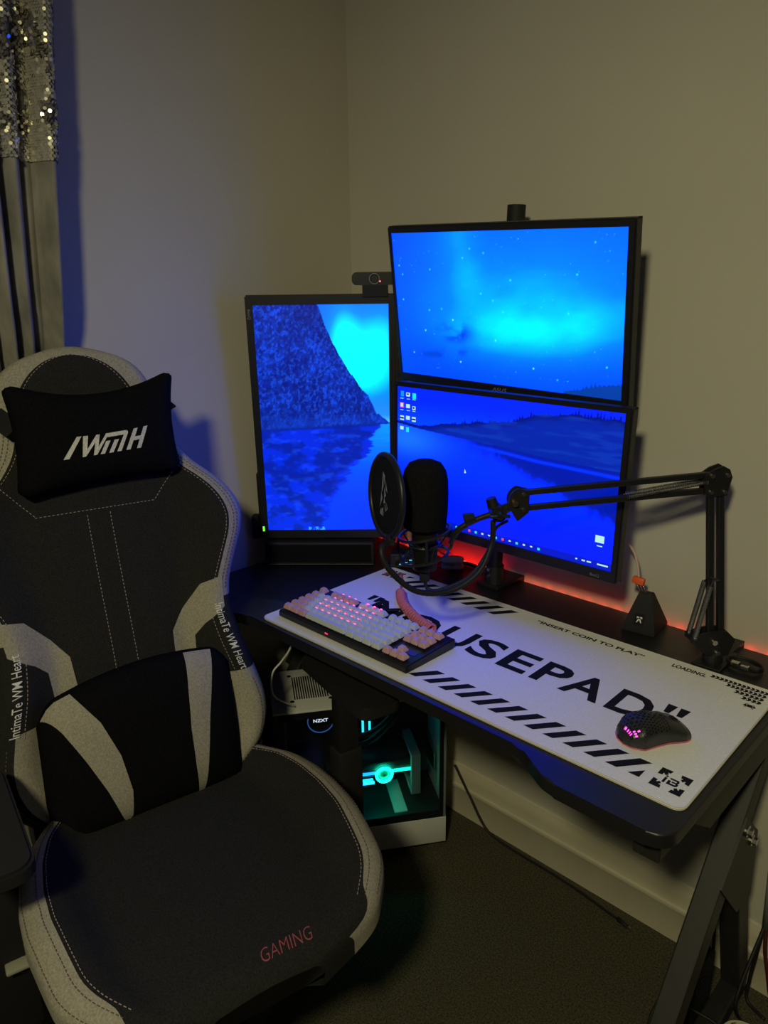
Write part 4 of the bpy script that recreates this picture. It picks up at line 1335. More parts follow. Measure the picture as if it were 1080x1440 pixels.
# ------------------------------------------------------------------ gaming chair
CY, CT = math.radians(-12.5), math.radians(14)
CF = V((math.cos(CY), math.sin(CY), 0)); CL_ = V((-CF.y, CF.x, 0))
CU = -CF * math.sin(CT) + V((0, 0, math.cos(CT)))
CN = CL_.cross(CU)
CP = V((.336, -.886, .505)) + CL_ * .008
chair = empty('gaming_chair', (CP.x + CF.x * .25, CP.y + CF.y * .25, 0))
tag(chair, 'charcoal and light grey fabric gaming chair with winged backrest', 'chair')
CO_ = V(chair.location)
def cpart(name, bm, m, smooth=True, parent=chair, label=None, kind=None, auto=None):
    for v in bm.verts:
        v.co -= CO_
    return obj(name, bm, m, parent, smooth, label, kind, auto)
# --- backrest
WT = [(-.005, .165), (.02, .198), (.06, .236), (.10, .252), (.14, .254), (.20, .240), (.26, .224), (.32, .216), (.37, .222), (.42, .244), (.47, .268),
      (.505, .274), (.54, .264), (.575, .238), (.615, .190), (.66, .160), (.70, .150), (.75, .143), (.785, .132), (.812, .112), (.832, .084), (.842, .056), (.847, .02)]
def bw(u):
    return float(np.interp(u, [a for a, _ in WT], [b for _, b in WT]))
_us = np.linspace(-.005, .847, 120)
_ws = np.array([bw(u) for u in _us])
for _ in range(6):
    _ws[1:-1] = (_ws[:-2] + 2 * _ws[1:-1] + _ws[2:]) / 4
def bw(u):
    return float(np.interp(u, _us, _ws))
def bolster(u):
    return float(np.interp(u, [0, .06, .25, .34, .42, .50, .60, .68, .85], [.055, .072, .066, .046, .042, .038, .018, .0, .0]))
def back_h(l, u):
    w = bw(u)
    r = abs(l) / max(w, .02)
    h = bolster(u) * sstep(.48, .84, r)
    h += .012 * math.cos(min(1, r) * PI / 2) * (1 if u < .6 else .6)
    h += .018 * math.exp(-((u - .25) / .16) ** 2) * (1 - sstep(.3, .8, r))
    edge = max(0, (r - .86) / .14)
    h -= (.020 + bolster(u) * .75) * (1 - math.sqrt(max(0, 1 - min(1, edge) ** 2)))
    tp = max(0, (u - .79) / .057)
    h -= .028 * (1 - math.sqrt(max(0, 1 - min(1, tp) ** 2)))
    return h
def BS(l, u, off=0.0):
    return CP + CL_ * l + CU * u + CN * (back_h(l, u) + off)
TW = .040
def inner_w(u):
    if u <= .70:
        return bw(u) - TW
    return max(.0004, min(bw(u) - .012, (bw(.70) - TW) * math.sqrt(max(0, 1 - min(1, (u - .70) / .1295) ** 2))))
def col_params(u):
    w = bw(u); t = w - inner_w(u)
    inner = [(-1 + 2 * k / 26) * (w - t) for k in range(27)]
    e = [(w - t) + t * math.sin(PI / 2 * k / 7) for k in range(1, 8)]
    return [-x for x in e[::-1]] + inner + e
rows_u = list(np.concatenate([np.linspace(-.005, .78, 66), .78 + .067 * np.sin(np.linspace(0, PI / 2, 16))[1:]]))
front = [[BS(l, u) for l in col_params(u)] for u in rows_u]
ncol = len(front[0])
def back_depth(l, u):
    w = bw(u); r = abs(l) / max(w, .02)
    return -.052 - .030 * math.sqrt(max(0, 1 - min(1, r) ** 2)) * (1 if u < .75 else max(.2, 1 - (u - .75) / .097))
rear = [[CP + CL_ * l * .985 + CU * u + CN * back_depth(l, u) for l in col_params(u)] for u in rows_u]
def zone(i, j):
    u = rows_u[i]
    e = (j < 7 or j >= ncol - 1 - 7)
    if u > .829:
        return 'border'
    if e:
        if u >= .345: return 'border'
        return 'end' if (u < .190 and j > ncol // 2) else 'strip'
    if u < .190 and (j < 11 or j >= ncol - 12):
        return 'end'
    return 'panel'
zs = {'panel': [], 'border': [], 'end-': [], 'strip-': [], 'end+': [], 'strip+': []}
def zkey(i, j):
    z = zone(i, j)
    return z if z in ('panel', 'border') else z + ('-' if j < ncol // 2 else '+')
for i in range(len(front) - 1):
    for j in range(ncol - 1):
        zs[zkey(i, j)].append((front[i][j], front[i][j + 1], front[i + 1][j + 1], front[i + 1][j]))
    for (a, b_) in ((0, 0), (ncol - 1, ncol - 1)):
        z = zkey(i, 0 if a == 0 else ncol - 2)
        A0, A1, B0_, B1 = front[i][a], front[i + 1][a], rear[i][a], rear[i + 1][a]
        zs[z].append((A0, A1, A1.lerp(B1, .5), A0.lerp(B0_, .5)))
        zs[z].append((A0.lerp(B0_, .5), A1.lerp(B1, .5), B1, B0_))
for j in range(ncol - 1):
    zs['border'].append((front[-1][j], front[-1][j + 1], rear[-1][j + 1], rear[-1][j]))
    zs['panel'].append((front[0][j], front[0][j + 1], rear[0][j + 1], rear[0][j]))
def quads(lst):
    b = bmesh.new()
    for q in lst:
        try:
            poly(b, q)
        except Exception:
            pass
    bmesh.ops.remove_doubles(b, verts=b.verts[:], dist=.0002)
    return b
back = cpart('backrest', quads(zs['panel']), M_DARKFAB)
cpart('border', quads(zs['border']), M_GREYFAB, parent=back, label='light grey fabric border')
for sg in '-+':
    cpart('bolster_end', quads(zs['end' + sg]), M_GREYFAB, parent=back, label='light grey lower bolster end')
    cpart('side_strip', quads(zs['strip' + sg]), M_DARKFAB, parent=back)
bq = bmesh.new(); grid(bq, rear)
cpart('rear_cover', bq, M_DARKFAB, parent=back)
def patch(outline, fn, off, n=10):
    """fill an outline given in surface coordinates and lay it on the surface"""
    b = bmesh.new()
    f = b.faces.new([b.verts.new((x, y, 0)) for x, y in outline])
    bmesh.ops.triangulate(b, faces=[f])
    for _ in range(3):
        es = [e for e in b.edges if e.calc_length() > .012]
        if not es: break
        bmesh.ops.subdivide_edges(b, edges=es, cuts=1)
        bmesh.ops.triangulate(b, faces=b.faces[:])
    for v in b.verts:
        v.co = fn(v.co.x, v.co.y, off)
    return b
for s in (1, -1):
    acc = [(.196, .385), (.155, .376), (.118, .335), (.092, .298), (.088, .235), (.128, .235), (.131, .280), (.150, .300), (.190, .326)]
    cpart('accent_band', patch([(s * x, y) for x, y in acc], BS, .0018), M_GREYFAB, parent=back, label='light grey accent band')
    # lettering along the side strip
    def _t(b, s=s):
        w = .218
        if s > 0:
            fn = lambda x, y: BS(bw(.327 - x) - .046 + y, .334 - x, .0026)
        else:
            fn = lambda x, y: BS(-(bw(.197 + x) - .046 + y), .197 + x, .0026)
        put_text(b, 'IntimaTe WM Heart', fn, .132, .016, bold=.003)
    cpart('strip_lettering', mk(_t), M_PRINTW, False, back, label='white lettering IntimaTe WM Heart')
def dashes(pts, off_fn=None, r=.0007, dash=.0042, gap=.0028):
    b = bmesh.new()
    P = [V(p) for p in pts]
    L = [0]
    for a, c in zip(P, P[1:]):
        L.append(L[-1] + (c - a).length)
    s = 0; k = 0
    def at(d):
        for i in range(len(L) - 1):
            if d <= L[i + 1]:
                t = (d - L[i]) / max(1e-9, L[i + 1] - L[i]); return P[i].lerp(P[i + 1], t)
        return P[-1]
    while s + dash < L[-1]:
        cyl(b, at(s), at(s + dash), r, None, 5)
        s += dash + gap
    return b
def merge(bms):
    out_ = bmesh.new()
    for b in bms:
        me = bpy.data.meshes.new('tmp'); b.to_mesh(me); b.free(); out_.from_mesh(me); bpy.data.meshes.remove(me)
    return out_
st = []
for s in (1, -1):
    st.append(dashes([BS(s * (bw(u) - TW - .006), u, .0012) for u in np.linspace(.36, .70, 80)]))
    st.append(dashes([BS(s * .020, u, .0012) for u in np.linspace(.20, .545, 50)]))
    st.append(dashes([BS(s * l, u, .0012) for l, u in zip(np.linspace(.105, .155, 12), np.linspace(.550, .610, 12))]))
    st.append(dashes([BS(s * (bw(u) - TW - .014), u, .0012) for u in np.linspace(.19, .320, 40)]))
st.append(dashes([BS(l, .548, .0012) for l in np.linspace(-.105, .105, 40)]))
st.append(dashes([BS(s_ * max(0, inner_w(u) - .006), u, .0012) for s_ in (1, -1) for u in (.70 + .1285 * np.sin(np.linspace(0, PI / 2, 50)) if s_ > 0 else .70 + .1285 * np.sin(np.linspace(PI / 2, 0, 50)))]))
cpart('stitching', merge(st), M_THREAD, True, back, kind='stuff')
st = []
for s in (1, -1):
    for dd in (.010, .018):
        st.append(dashes([BS(s * (bw(u) - TW + dd), u, .0010) for u in np.linspace(.36, .74, 90)]))
    st.append(dashes([BS(s * (bw(u) - TW + .012), u, .0010) for u in np.linspace(.02, .185, 40)]))
cpart('border_stitching', merge(st), M_THREADD, True, back, kind='stuff')

# --- seat
SWT = [(-.06, .165), (-.02, .178), (.03, .196), (.07, .222), (.11, .246), (.16, .262), (.22, .270), (.28, .270), (.34, .262), (.39, .254), (.42, .240), (.448, .216), (.470, .196), (.482, .176), (.490, .130), (.496, .085)]
_sf = np.linspace(-.06, .496, 100)
_sw = np.interp(_sf, [a for a, _ in SWT], [b for _, b in SWT])
for _ in range(4):
    _sw[1:-1] = (_sw[:-2] + 2 * _sw[1:-1] + _sw[2:]) / 4
SCL = .022
def sw_(f):
    return float(np.interp(f, _sf, _sw))
def seat_h(f, l):
    w = sw_(f); r = abs(l - SCL) / w
    bol = float(np.interp(f, [-.06, .0, .1, .3, .42, .5], [.02, .034, .044, .040, .020, .0]))
    h = bol * sstep(.60, .84, r)
    h += .010 * math.cos(min(1, r) * PI / 2)
    h += .016
    h -= .010 * sstep(.33, .52, f) + .024 * max(0, (f - .44) / .056) ** 3
    e = max(0, (r - .84) / .16)
    h -= (.018 + bol * .3) * (1 - math.sqrt(max(0, 1 - min(1, e) ** 2)))
    return h
def SS(f, l, off=0.0):
    return CP + CF * f + CL_ * l + V((0, 0, seat_h(f, l) + .002 + off))
srows = list(np.concatenate([np.linspace(-.06, .44, 44), .44 + .056 * np.sin(np.linspace(0, PI / 2, 14))[1:]]))
STW = .038
def scol(f):
    w = sw_(f); t = min(STW, .4 * w) * (1 - .8 * sstep(.43, .492, f))
    inner = [(-1 + 2 * k / 26) * (w - t) for k in range(27)]
    e = [(w - t) + t * math.sin(PI / 2 * k / 7) for k in range(1, 8)]
    return [SCL - x for x in e[::-1]] + [SCL + x for x in inner] + [SCL + x for x in e]
sf = [[SS(f, l) for l in scol(f)] for f in srows]
sc_n = len(sf[0])
zq = {'pad': [], 'border': [], 'under': []}
base_z = CP.z - .085
def low(p, k):
    c = CP + CF * .23 + CL_ * SCL
    q = V((p.x, p.y, 0)) * k + V((c.x, c.y, 0)) * (1 - k)
    return V((q.x, q.y, base_z))
for i in range(len(sf) - 1):
    f = srows[i]
    for j in range(sc_n - 1):
        e = (j < 7 or j >= sc_n - 8)
        zq['border' if (e and f < .486) else 'pad'].append((sf[i][j], sf[i][j + 1], sf[i + 1][j + 1], sf[i + 1][j]))
    for a in (0, sc_n - 1):
        A, B = sf[i][a], sf[i + 1][a]
        mA, mB = V((A.x, A.y, A.z - .022)), V((B.x, B.y, B.z - .022))
        zq['border' if f < .486 else 'under'].append((A, B, mB, mA))
        zq['under'].append((mA, mB, low(B, .86), low(A, .86)))
    zq['under'].append((low(sf[i][0], .86), low(sf[i + 1][0], .86), low(sf[i + 1][-1], .86), low(sf[i][-1], .86)))
for j in range(sc_n - 1):
    A, B = sf[-1][j], sf[-1][j + 1]
    zq['under'].append((A, B, low(B, .86), low(A, .86)))
    A, B = sf[0][j], sf[0][j + 1]
    zq['under'].append((A, B, low(B, .86), low(A, .86)))
seat = cpart('seat', quads(zq['pad']), M_DARKFAB)
cpart('seat_border', quads(zq['border']), M_GREYFAB, parent=seat, label='light grey fabric seat border')
cpart('seat_underside', quads(zq['under']), M_DARKFAB, parent=seat, auto=40)
st = []; sd2 = []
for s in (1, -1):
    st.append(dashes([SS(f, SCL + s * (sw_(f) - STW - .005), .0012) for f in np.linspace(.04, .455, 80)]))
    sd2.append(dashes([SS(f, SCL + s * (sw_(f) - STW + .010), .0010) for f in np.linspace(.0, .46, 80)]))
    sd2.append(dashes([SS(f, SCL + s * (sw_(f) - .006), .0010) for f in np.linspace(.0, .46, 80)]))
cpart('stitching', merge(st), M_THREAD, True, seat, kind='stuff')
cpart('border_stitching', merge(sd2), M_THREADD, True, seat, kind='stuff')
def _gam(b):
    put_text(b, 'GAMING', lambda x, y: SS(.474 - .020 + y * -1 + .020, .026 + x, .0018), .080, .018, bold=-.012, shear=.25)
cpart('seat_lettering', mk(_gam), M_PINKEMB, False, seat, label='pink embroidered lettering GAMING')
# --- recliner hinges, mechanism, gas lift, star base, castors
for s in (1, -1):
    w = .205
    cpart('hinge_bracket', mk(lambda b: box(b, (-.07, -.006, -.06), (.07, .006, .09), .004, 2, basis(CP + CL_ * (SCL * .5 + s * w) + V((0, 0, -.01)) - CF * .03, CF, CL_, V((0, 0, 1))))), M_BLACKM, auto=35)
cpart('tilt_mechanism', mk(lambda b: box(b, (.12, -.10, -.145), (.36, .12, -.083), .012, 2, basis(CP, CF, CL_, V((0, 0, 1))))), M_STEEL, auto=35)
cx = CP + CF * .24 + CL_ * SCL
cpart('gas_lift', mk(lambda b: (cyl(b, (cx.x, cx.y, .10), (cx.x, cx.y, .25), .030, None, 24), cyl(b, (cx.x, cx.y, .25), (cx.x, cx.y, .37), .018, None, 24))), M_BLACK, auto=40)
M_LEVER = mat('pale_grey_plastic', (.34, .34, .27), .55)
lp = V((.440, -1.157, .402)) + CL_ * .135
cpart('tilt_lever', mk(lambda b: tube(b, [lp + V((0, 0, -.010)), lp - CL_ * .07 + V((0, 0, -.010)), lp - CL_ * .115 + V((0, 0, -.007))], .005, 8)), M_STEEL)
cpart('lever_tab', mk(lambda b: cbox(b, (0, 0, 0), (.024, .055, .008), .003, 2, basis(lp - CL_ * .135 + V((0, 0, 0)), CF, CL_, V((0, 0, 1))))), M_LEVER, auto=35, label='pale grey lever paddle')
def _leg(b, a):
    d = V((math.cos(a), math.sin(a), 0))
    x = V((-d.y, d.x, 0))
    rows = []
    for t, hw, z0, z1 in ((.02, .030, .075, .135), (.10, .026, .078, .128), (.22, .021, .076, .108), (.31, .017, .070, .092)):
        c = V((cx.x, cx.y, 0)) + d * t
        rows.append([c - x * hw + V((0, 0, z0)), c + x * hw + V((0, 0, z0)), c + x * hw * .8 + V((0, 0, z1)), c - x * hw * .8 + V((0, 0, z1))])
    VV, _ = grid(b, rows, True)
    b.faces.new(VV[0][::-1]); b.faces.new(VV[-1])
    bmesh.ops.bevel(b, geom=b.edges[:], offset=.003, segments=1, affect='EDGES')
for k in range(5):
    a = math.radians(36 + 72 * k)
    d = V((math.cos(a), math.sin(a), 0)); x = V((-d.y, d.x, 0))
    cpart('base_leg', mk(lambda b: _leg(b, a)), M_BLACK, auto=35)
    c = V((cx.x, cx.y, 0)) + d * .30
    cst = cpart('castor', mk(lambda b: (cyl(b, c + V((0, 0, .05)), c + V((0, 0, .078)), .008, None, 12), box(b, (-.010, -.026, .030), (.010, .026, .058), .004, 2, basis(c, x, d, V((0, 0, 1)))))), M_BLACKM, auto=35)
    def _cap(b):
        p = V((cx.x, cx.y, 0)) + d * .17
        q = V((cx.x, cx.y, 0)) + d * .33
        bar(b, V((p.x, p.y, .1195)), V((q.x, q.y, .0925)), .026, .004, (0, 0, 1), .001)
    for s in (1, -1):
        cpart('wheel', mk(lambda b: cyl(b, c + x * s * .012 + V((0, 0, .0282)), c + x * s * .026 + V((0, 0, .0282)), .028, .026, 24)), M_BLACK, parent=cst, auto=40)
# --- armrests
def armrest(tip, yaw, z, post, fat=1.0):
    d = V((math.cos(yaw), math.sin(yaw), 0)); x = V((-d.y, d.x, 0))
    M = basis(V((tip[0], tip[1], z)), d, x, V((0, 0, 1)))
    def _p(b):
        o = rounded_rect(-.265, -.046, 0, .046, .028, 4)
        fs = prism(b, o, -.026, 0, M)
        bmesh.ops.bevel(b, geom=list(fs[0].edges) + list(fs[1].edges), offset=.0045, segments=2, affect='EDGES')
    ap = cpart('armrest_pad', mk(_p), mat('black_soft_armpad', (.016, .016, .018), .5, spec=.4), auto=35)
    cpart('armrest_carrier', mk(lambda b: box(b, (-.20, -.028, -.046), (-.07, .028, -.0262), .006, 2, M)), M_BLACK, auto=35)
    pt = V((post[0], post[1], 0))
    cpart('armrest_post', mk(lambda b: (bar(b, V((pt.x, pt.y, .43)), V((pt.x, pt.y, z - .046)), .044 * fat, .034 * fat, d, .005),)), M_BLACK, auto=35)
    cpart('armrest_sleeve', mk(lambda b: (bar(b, V((pt.x, pt.y, .36 if fat == 1 else .26)), V((pt.x, pt.y, .53 if fat == 1 else .56)), .056 * fat, .044 * fat, d, .006),)), M_BLACKM, auto=35)
    cc_ = CP + CF * .2 + CL_ * SCL
    cpart('armrest_bracket', mk(lambda b: bar(b, V((pt.x, pt.y, .385)), V((cc_.x * .45 + pt.x * .55, cc_.y * .45 + pt.y * .55, .385)), .06, .022, (0, 0, 1), .004)), M_STEEL, auto=35)
armrest((.662, -.566), math.radians(-13), .692, (.525, -.540))
armrest((.602, -1.205), math.radians(-10), .700, (.388, -1.180), 1.7)

# ------------------------------------------------------------------ pillows
def pillow_geo(outline_fn, thick, n=34, m=26, base=0.0, drop=None):
    F, R = [], []
    for i in range(m + 1):
        b_ = -1 + 2 * i / m
        fr, rr = [], []
        for j in range(n + 1):
            a = -1 + 2 * j / n
            l, u = outline_fn(a, b_)
            k = (max(0, 1 - abs(a) ** 3.2) * max(0, 1 - abs(b_) ** 3.2)) ** .5
            fr.append(pil_pt(l, u, base + thick * (.35 + .65 * k) if k > 0 else base + thick * .35))
            rr.append(pil_pt(l, u, base + thick * .35 * (1 - k * .9)))
        F.append(fr); R.append(rr)
    return F, R
def pil_pt(l, u, h):
    return CP + CL_ * l + CU * u + CN * h
def pillow(name, loc, F, R, m, label):
    o = empty(name, loc)
    tag(o, label, 'cushion')
    b = bmesh.new()
    grid(b, F); grid(b, [r[::-1] for r in R])
    bmesh.ops.remove_doubles(b, verts=b.verts[:], dist=.0003)
    for v in b.verts:
        v.co -= V(loc)
    obj('cushion_cover', b, m, o, True)
    return o
# head pillow
HC = [(-.132, .578), (.158, .592), (.172, .790), (-.128, .784)]   # BL BR TR TL
def head_out(a, b_):
    s, t = (a + 1) / 2, (b_ + 1) / 2
    l = (HC[0][0] * (1 - s) + HC[1][0] * s) * (1 - t) + (HC[3][0] * (1 - s) + HC[2][0] * s) * t
    u = (HC[0][1] * (1 - s) + HC[1][1] * s) * (1 - t) + (HC[3][1] * (1 - s) + HC[2][1] * s) * t
    u += (1 - a * a) * (-.036 * t + .012 * (1 - t))
    l += (1 - b_ * b_) * (.012 * (1 - s) - .012 * s)
    ca, cb = max(0, (abs(a) - .86) / .14), max(0, (abs(b_) - .82) / .18)
    k = (1 - .5 * (ca * cb))
    lc, uc = (HC[0][0] + HC[2][0]) / 2, (HC[0][1] + HC[2][1]) / 2
    l -= math.copysign(.010 * ca * cb, a); u -= math.copysign(.012 * ca * cb, b_)
    return l, u
HB, HT = .014, .070
Fh, Rh = pillow_geo(head_out, HT, base=HB)
hl = CP + CL_ * .02 + CU * .59 + CN * .03
hp = pillow('head_pillow', hl, Fh, Rh, M_VELVETB, 'black plush head pillow with silver lettering strapped to the chair back')
def HS(a, b_, off=0.0):
    l, u = head_out(a, b_)
    k = (max(0, 1 - abs(a) ** 3.2) * max(0, 1 - abs(b_) ** 3.2)) ** .5
    return pil_pt(l, u, HB + HT * (.35 + .65 * k) + off)
def _iwmh(b):
    X0, X1, Y0, Y1 = -.46, .46, -.42, .02
    def Q(x, y):
        return HS(X0 + (X1 - X0) * x, Y0 + (Y1 - Y0) * (y + .0 * x), .0016)
    sh = .10
    def stroke(pts):
        poly(b, [Q(x + sh * y, y) for x, y in pts])
    stroke([(-.05, .0), (.025, .0), (.105, 1), (.045, 1)])            # slash I
    stroke([(.125, 1), (.190, 1), (.225, .38), (.225, .0), (.195, .0)])   # W
    stroke([(.195, .0), (.240, .0), (.320, .70), (.320, 1), (.300, 1)])
    stroke([(.300, 1), (.345, 1), (.375, .32), (.370, .0), (.340, .0)])
    stroke([(.340, .0), (.385, .0), (.455, .80), (.500, .80), (.500, 1), (.430, 1)])
    stroke([(.430, .80), (.705, .80), (.725, .86), (.715, 1), (.430, 1)])
    stroke([(.430, .0), (.490, .0), (.520, .62), (.460, .62)])
    stroke([(.545, .0), (.605, .0), (.635, .62), (.575, .62)])
    stroke([(.655, .0), (.715, .0), (.745, .86), (.730, .98), (.690, .80)])
    stroke([(.780, .0), (.840, .0), (.875, 1), (.815, 1)])
    stroke([(.930, .0), (.990, .0), (1.02, 1), (.960, 1)])
    stroke([(.835, .42), (.945, .42), (.95, .60), (.84, .60)])
bmw = mk(_iwmh)
for v in bmw.verts:
    v.co -= hl
obj('embroidered_lettering', bmw, M_SILVEREMB, hp, label='silver embroidered lettering IWMH')
for s in (1, -1):
    bs = mk(lambda b: bar(b, HS(s * .97, .2, -.02), BS(s * .140, .735, .004), .035, .003, CN))
    for v in bs.verts:
        v.co -= hl
    obj('elastic_strap', bs, M_RUBBER, hp)
# lumbar pillow
LC = [(-.178, -.012), (.172, .000), (.176, .252), (-.168, .232)]
def lum_out(a, b_):
    s, t = (a + 1) / 2, (b_ + 1) / 2
    l = (LC[0][0] * (1 - s) + LC[1][0] * s) * (1 - t) + (LC[3][0] * (1 - s) + LC[2][0] * s) * t
    u = (LC[0][1] * (1 - s) + LC[1][1] * s) * (1 - t) + (LC[3][1] * (1 - s) + LC[2][1] * s) * t
    u += (1 - a * a) * (.026 * t - .000 * (1 - t))
    cr = max(0, abs(a) - .8) / .2
    u -= cr ** 2 * .03 * t
    return l, u
LB, LT = .036, .075
Fl, Rl = pillow_geo(lum_out, LT, base=LB)
ll = CP + CU * .03 + CN * .05
lpw = pillow('lumbar_pillow', ll, Fl, Rl, M_VELVETB, 'black lumbar pillow with two tapering grey stripes resting on the seat')
def LS(a, b_, off=0.0):
    l, u = lum_out(a, b_)
    k = (max(0, 1 - abs(a) ** 3.2) * max(0, 1 - abs(b_) ** 3.2)) ** .5
    return pil_pt(l, u, LB + LT * (.35 + .65 * k) + off)
for s in (1, -1):
    ptsL = [(-.96, .97), (-.66, .97), (-.44, .50), (-.30, .0), (-.235, -.5), (-.25, -.86), (-.30, -.95), (-.34, -.86), (-.46, -.4), (-.62, .1), (-.78, .55)]
    if s > 0:
        ptsL = [(-.80, .98), (-.50, .98), (-.45, .50), (-.42, .0), (-.42, -.5), (-.44, -.95), (-.50, -.95), (-.56, -.5), (-.64, .1), (-.72, .55)]
    b = bmesh.new()
    f = b.faces.new([b.verts.new((-s * x, y, 0)) for x, y in ptsL])
    bmesh.ops.triangulate(b, faces=[f])
    for _ in range(4):
        es = [e for e in b.edges if e.calc_length() > .10]
        if not es: break
        bmesh.ops.subdivide_edges(b, edges=es, cuts=1); bmesh.ops.triangulate(b, faces=b.faces[:])
    for v in b.verts:
        v.co = LS(v.co.x, v.co.y, .0018) - ll
    obj('grey_stripe', b, M_GREYFAB, lpw, True, label='tapering light grey stripe')

# ------------------------------------------------------------------ curtain
cur = empty('curtain', (.08, -.90, .0))
tag(cur, 'grey velvet curtain with a silver sequin upper part hanging on the wall', 'curtain')
CZT, CZB, CZS = 2.26, .05, 1.638
def fold_y(k, z):
    """right-hand boundary of fold k (0 = the free edge) at height z"""
    a = float(np.interp(z, [.05, .8, 1.26, 1.40, 1.64, 1.89, 2.3], [-.815, -.805, -.790, -.802, -.782, -.756, -.730]))
    wk = float(np.interp(z, [.05, .8, 1.33, 1.64, 1.89, 2.3], [.030, .030, .033, .039, .042, .046]))
    first = float(np.interp(z, [.05, 1.33, 1.64, 1.89, 2.3], [.036, .037, .042, .048, .052]))
    return a - (0 if k == 0 else first + (0 if k == 1 else .55 * wk + (k - 2) * wk))
NF = 11
def cur_rows(z):
    pts = []
    for k in range(NF):
        y0, y1 = fold_y(k, z), fold_y(k + 1, z)
        amp = .006 if k == 1 else .038 + .006 * math.sin(k * 2.3 + 1)
        for j in range(10):
            t = j / 10
            x = .016 + .048 * sstep(1.27, 1.42, z) + amp * math.sin(PI * t ** .9) ** .85 + .0015 * math.sin(z * 9 + k * 2)
            y = y0 + (y1 - y0) * (t + .05 * math.sin(2 * PI * t))
            pts.append((x, y))
    return pts
def CS(z):
    return [V((x, y, z)) for x, y in cur_rows(z)]
def cloth(z0, z1, n):
    b = bmesh.new()
    rows = [CS(z0 + (z1 - z0) * i / n) for i in range(n + 1)]
    VV, _ = grid(b, rows)
    back = [[V((p.x - .003, p.y, p.z)) for p in r[::-1]] for r in rows]
    grid(b, back)
    for v in b.verts:
        v.co -= V((.08, -.90, 0))
    return b
M_VELVET = mat('grey_crushed_velvet', (.26, .245, .215), .75, spec=.2, noise_scale=26, noise_amt=.35, bump=.35, bump_scale=60, sheen=.3, stretch=(1, 1, .45))
M_SEQBASE = mat('sequin_backing_mesh', (.11, .105, .095), .7, noise_scale=120, noise_amt=.4)
obj('velvet_panel', cloth(CZB, CZS, 44), M_VELVET, cur, True)
obj('sequin_backing', cloth(CZS - .004, CZT, 16), M_SEQBASE, cur, True)
def seqs(which):
    b = bmesh.new()
    rr = random.Random(11)
    z = CZS
    row_i = 0
    while z < 2.05:
        pts = cur_rows(z)
        # walk along the section
        d = 0.0; step = .0056; nxt = (row_i % 2) * step / 2
        for (x0, y0), (x1, y1) in zip(pts, pts[1:]):
            if y1 < -1.30: break
            seg = math.hypot(x1 - x0, y1 - y0)
            while d + seg >= nxt:
                t = (nxt - d) / seg
                x, y = x0 + (x1 - x0) * t, y0 + (y1 - y0) * t
                nn = V((-(y1 - y0), (x1 - x0), 0)).normalized()
                if nn.x < 0: nn = -nn
                v = noise.noise(V((y * 34, z * 13, 3.1))) + .40 * noise.noise(V((y * 70, z * 45, 9)))
                flat = v < .04 or z < CZS + .045
                edge = abs(v - .04) < .10
                bare = v > .26
                kind = 'flat' if flat else 'flip'
                nxt += step
                if bare and not flat and rr.random() < .75: continue
                if kind != which: continue
                tilt = rr.gauss(0, .16 if flat and not edge else .75)
                up = V((0, 0, 1)); side = up.cross(nn)
                n2 = (nn + up * (.22 + tilt * .8) + side * rr.gauss(0, .10 if flat and not edge else .45)).normalized()
                s2 = up.cross(n2).normalized(); u2 = n2.cross(s2)
                c = V((x, y, z)) + nn * (.0022 if flat else .0032)
                vs = [b.verts.new(c + (s2 * math.cos(2 * PI * k / 7) + u2 * math.sin(2 * PI * k / 7)) * .0033 - V((.08, -.90, 0))) for k in range(7)]
                b.faces.new(vs)
            d += seg
        z += .0047; row_i += 1
    return b
def seqmat(name, col, rough, metal=.85):
    m = mat(name, col, rough, metal=metal)
    return m
obj('sequins', seqs('flat'), seqmat('silver_sequin', (.70, .67, .56), .38, .55), cur, kind='stuff', label='overlapping silver sequins')
obj('flipped_sequins', seqs('flip'), seqmat('bright_sequin', (.70, .66, .55), .22), cur, kind='stuff', label='glinting flipped sequins')

rail = empty('curtain_rail', (.045, -1.20, 2.272))
tag(rail, 'dark curtain rail fixed to the wall above the sequin curtain', 'curtain rail')
obj('rod', mk(lambda b: cyl(b, (0, -.85, 0), (0, .55, 0), .010, None, 16)), M_STEEL, rail, True, auto=40)
for yy in (-.85, .55):
    obj('finial', mk(lambda b: pebble(b, .018, .018, -.018, .018, 16, 8, 1.0)), M_STEEL, rail, True).location = (0, yy, 0)
for yy in (-.70, .45):
    obj('bracket', mk(lambda b: (box(b, (-.045, yy - .006, -.006), (0, yy + .006, .006)), box(b, (-.0449, yy - .016, -.03), (-.041, yy + .016, .03)))), M_STEEL, rail)

# ------------------------------------------------------------------ cables and oddments on the floor
def cable(name, pts, r, m, label, n=10, seg=8, parent=None):
    o = empty(name, pts[0])
    tag(o, label, 'cable')
    P = [p - V(pts[0]) for p in catmull(pts, n)]
    obj('lead', mk(lambda b: tube(b, P, r, seg)), m, o, True)
    return o
fc = cable('floor_cable', [V((.400, -.030, .16)), V((.455, -.032, .09)), V((.520, -.038, .02)), V((.60, -.036, .004)), V((.715, -.036, .004)), V((.80, -.040, .004)), V((.870, -.048, .004)), V((.915, -.054, .005))], .0032, M_RUBBER, 'black cable lying along the skirting board with a loose plug end')
def _plug(b):
    o = V((.400, -.030, .16))
    cyl(b, V((.910, -.053, .006)) - o, V((.938, -.060, .006)) - o, .0055, .0045, 12)
obj('plug_sleeve', mk(_plug), M_BLACKM, fc, True)
obj('plug_tip', mk(lambda b: cyl(b, V((.938, -.060, .006)) - V((.400, -.030, .16)), V((.946, -.062, .006)) - V((.400, -.030, .16)), .0035, None, 12)), M_CHROME, fc)

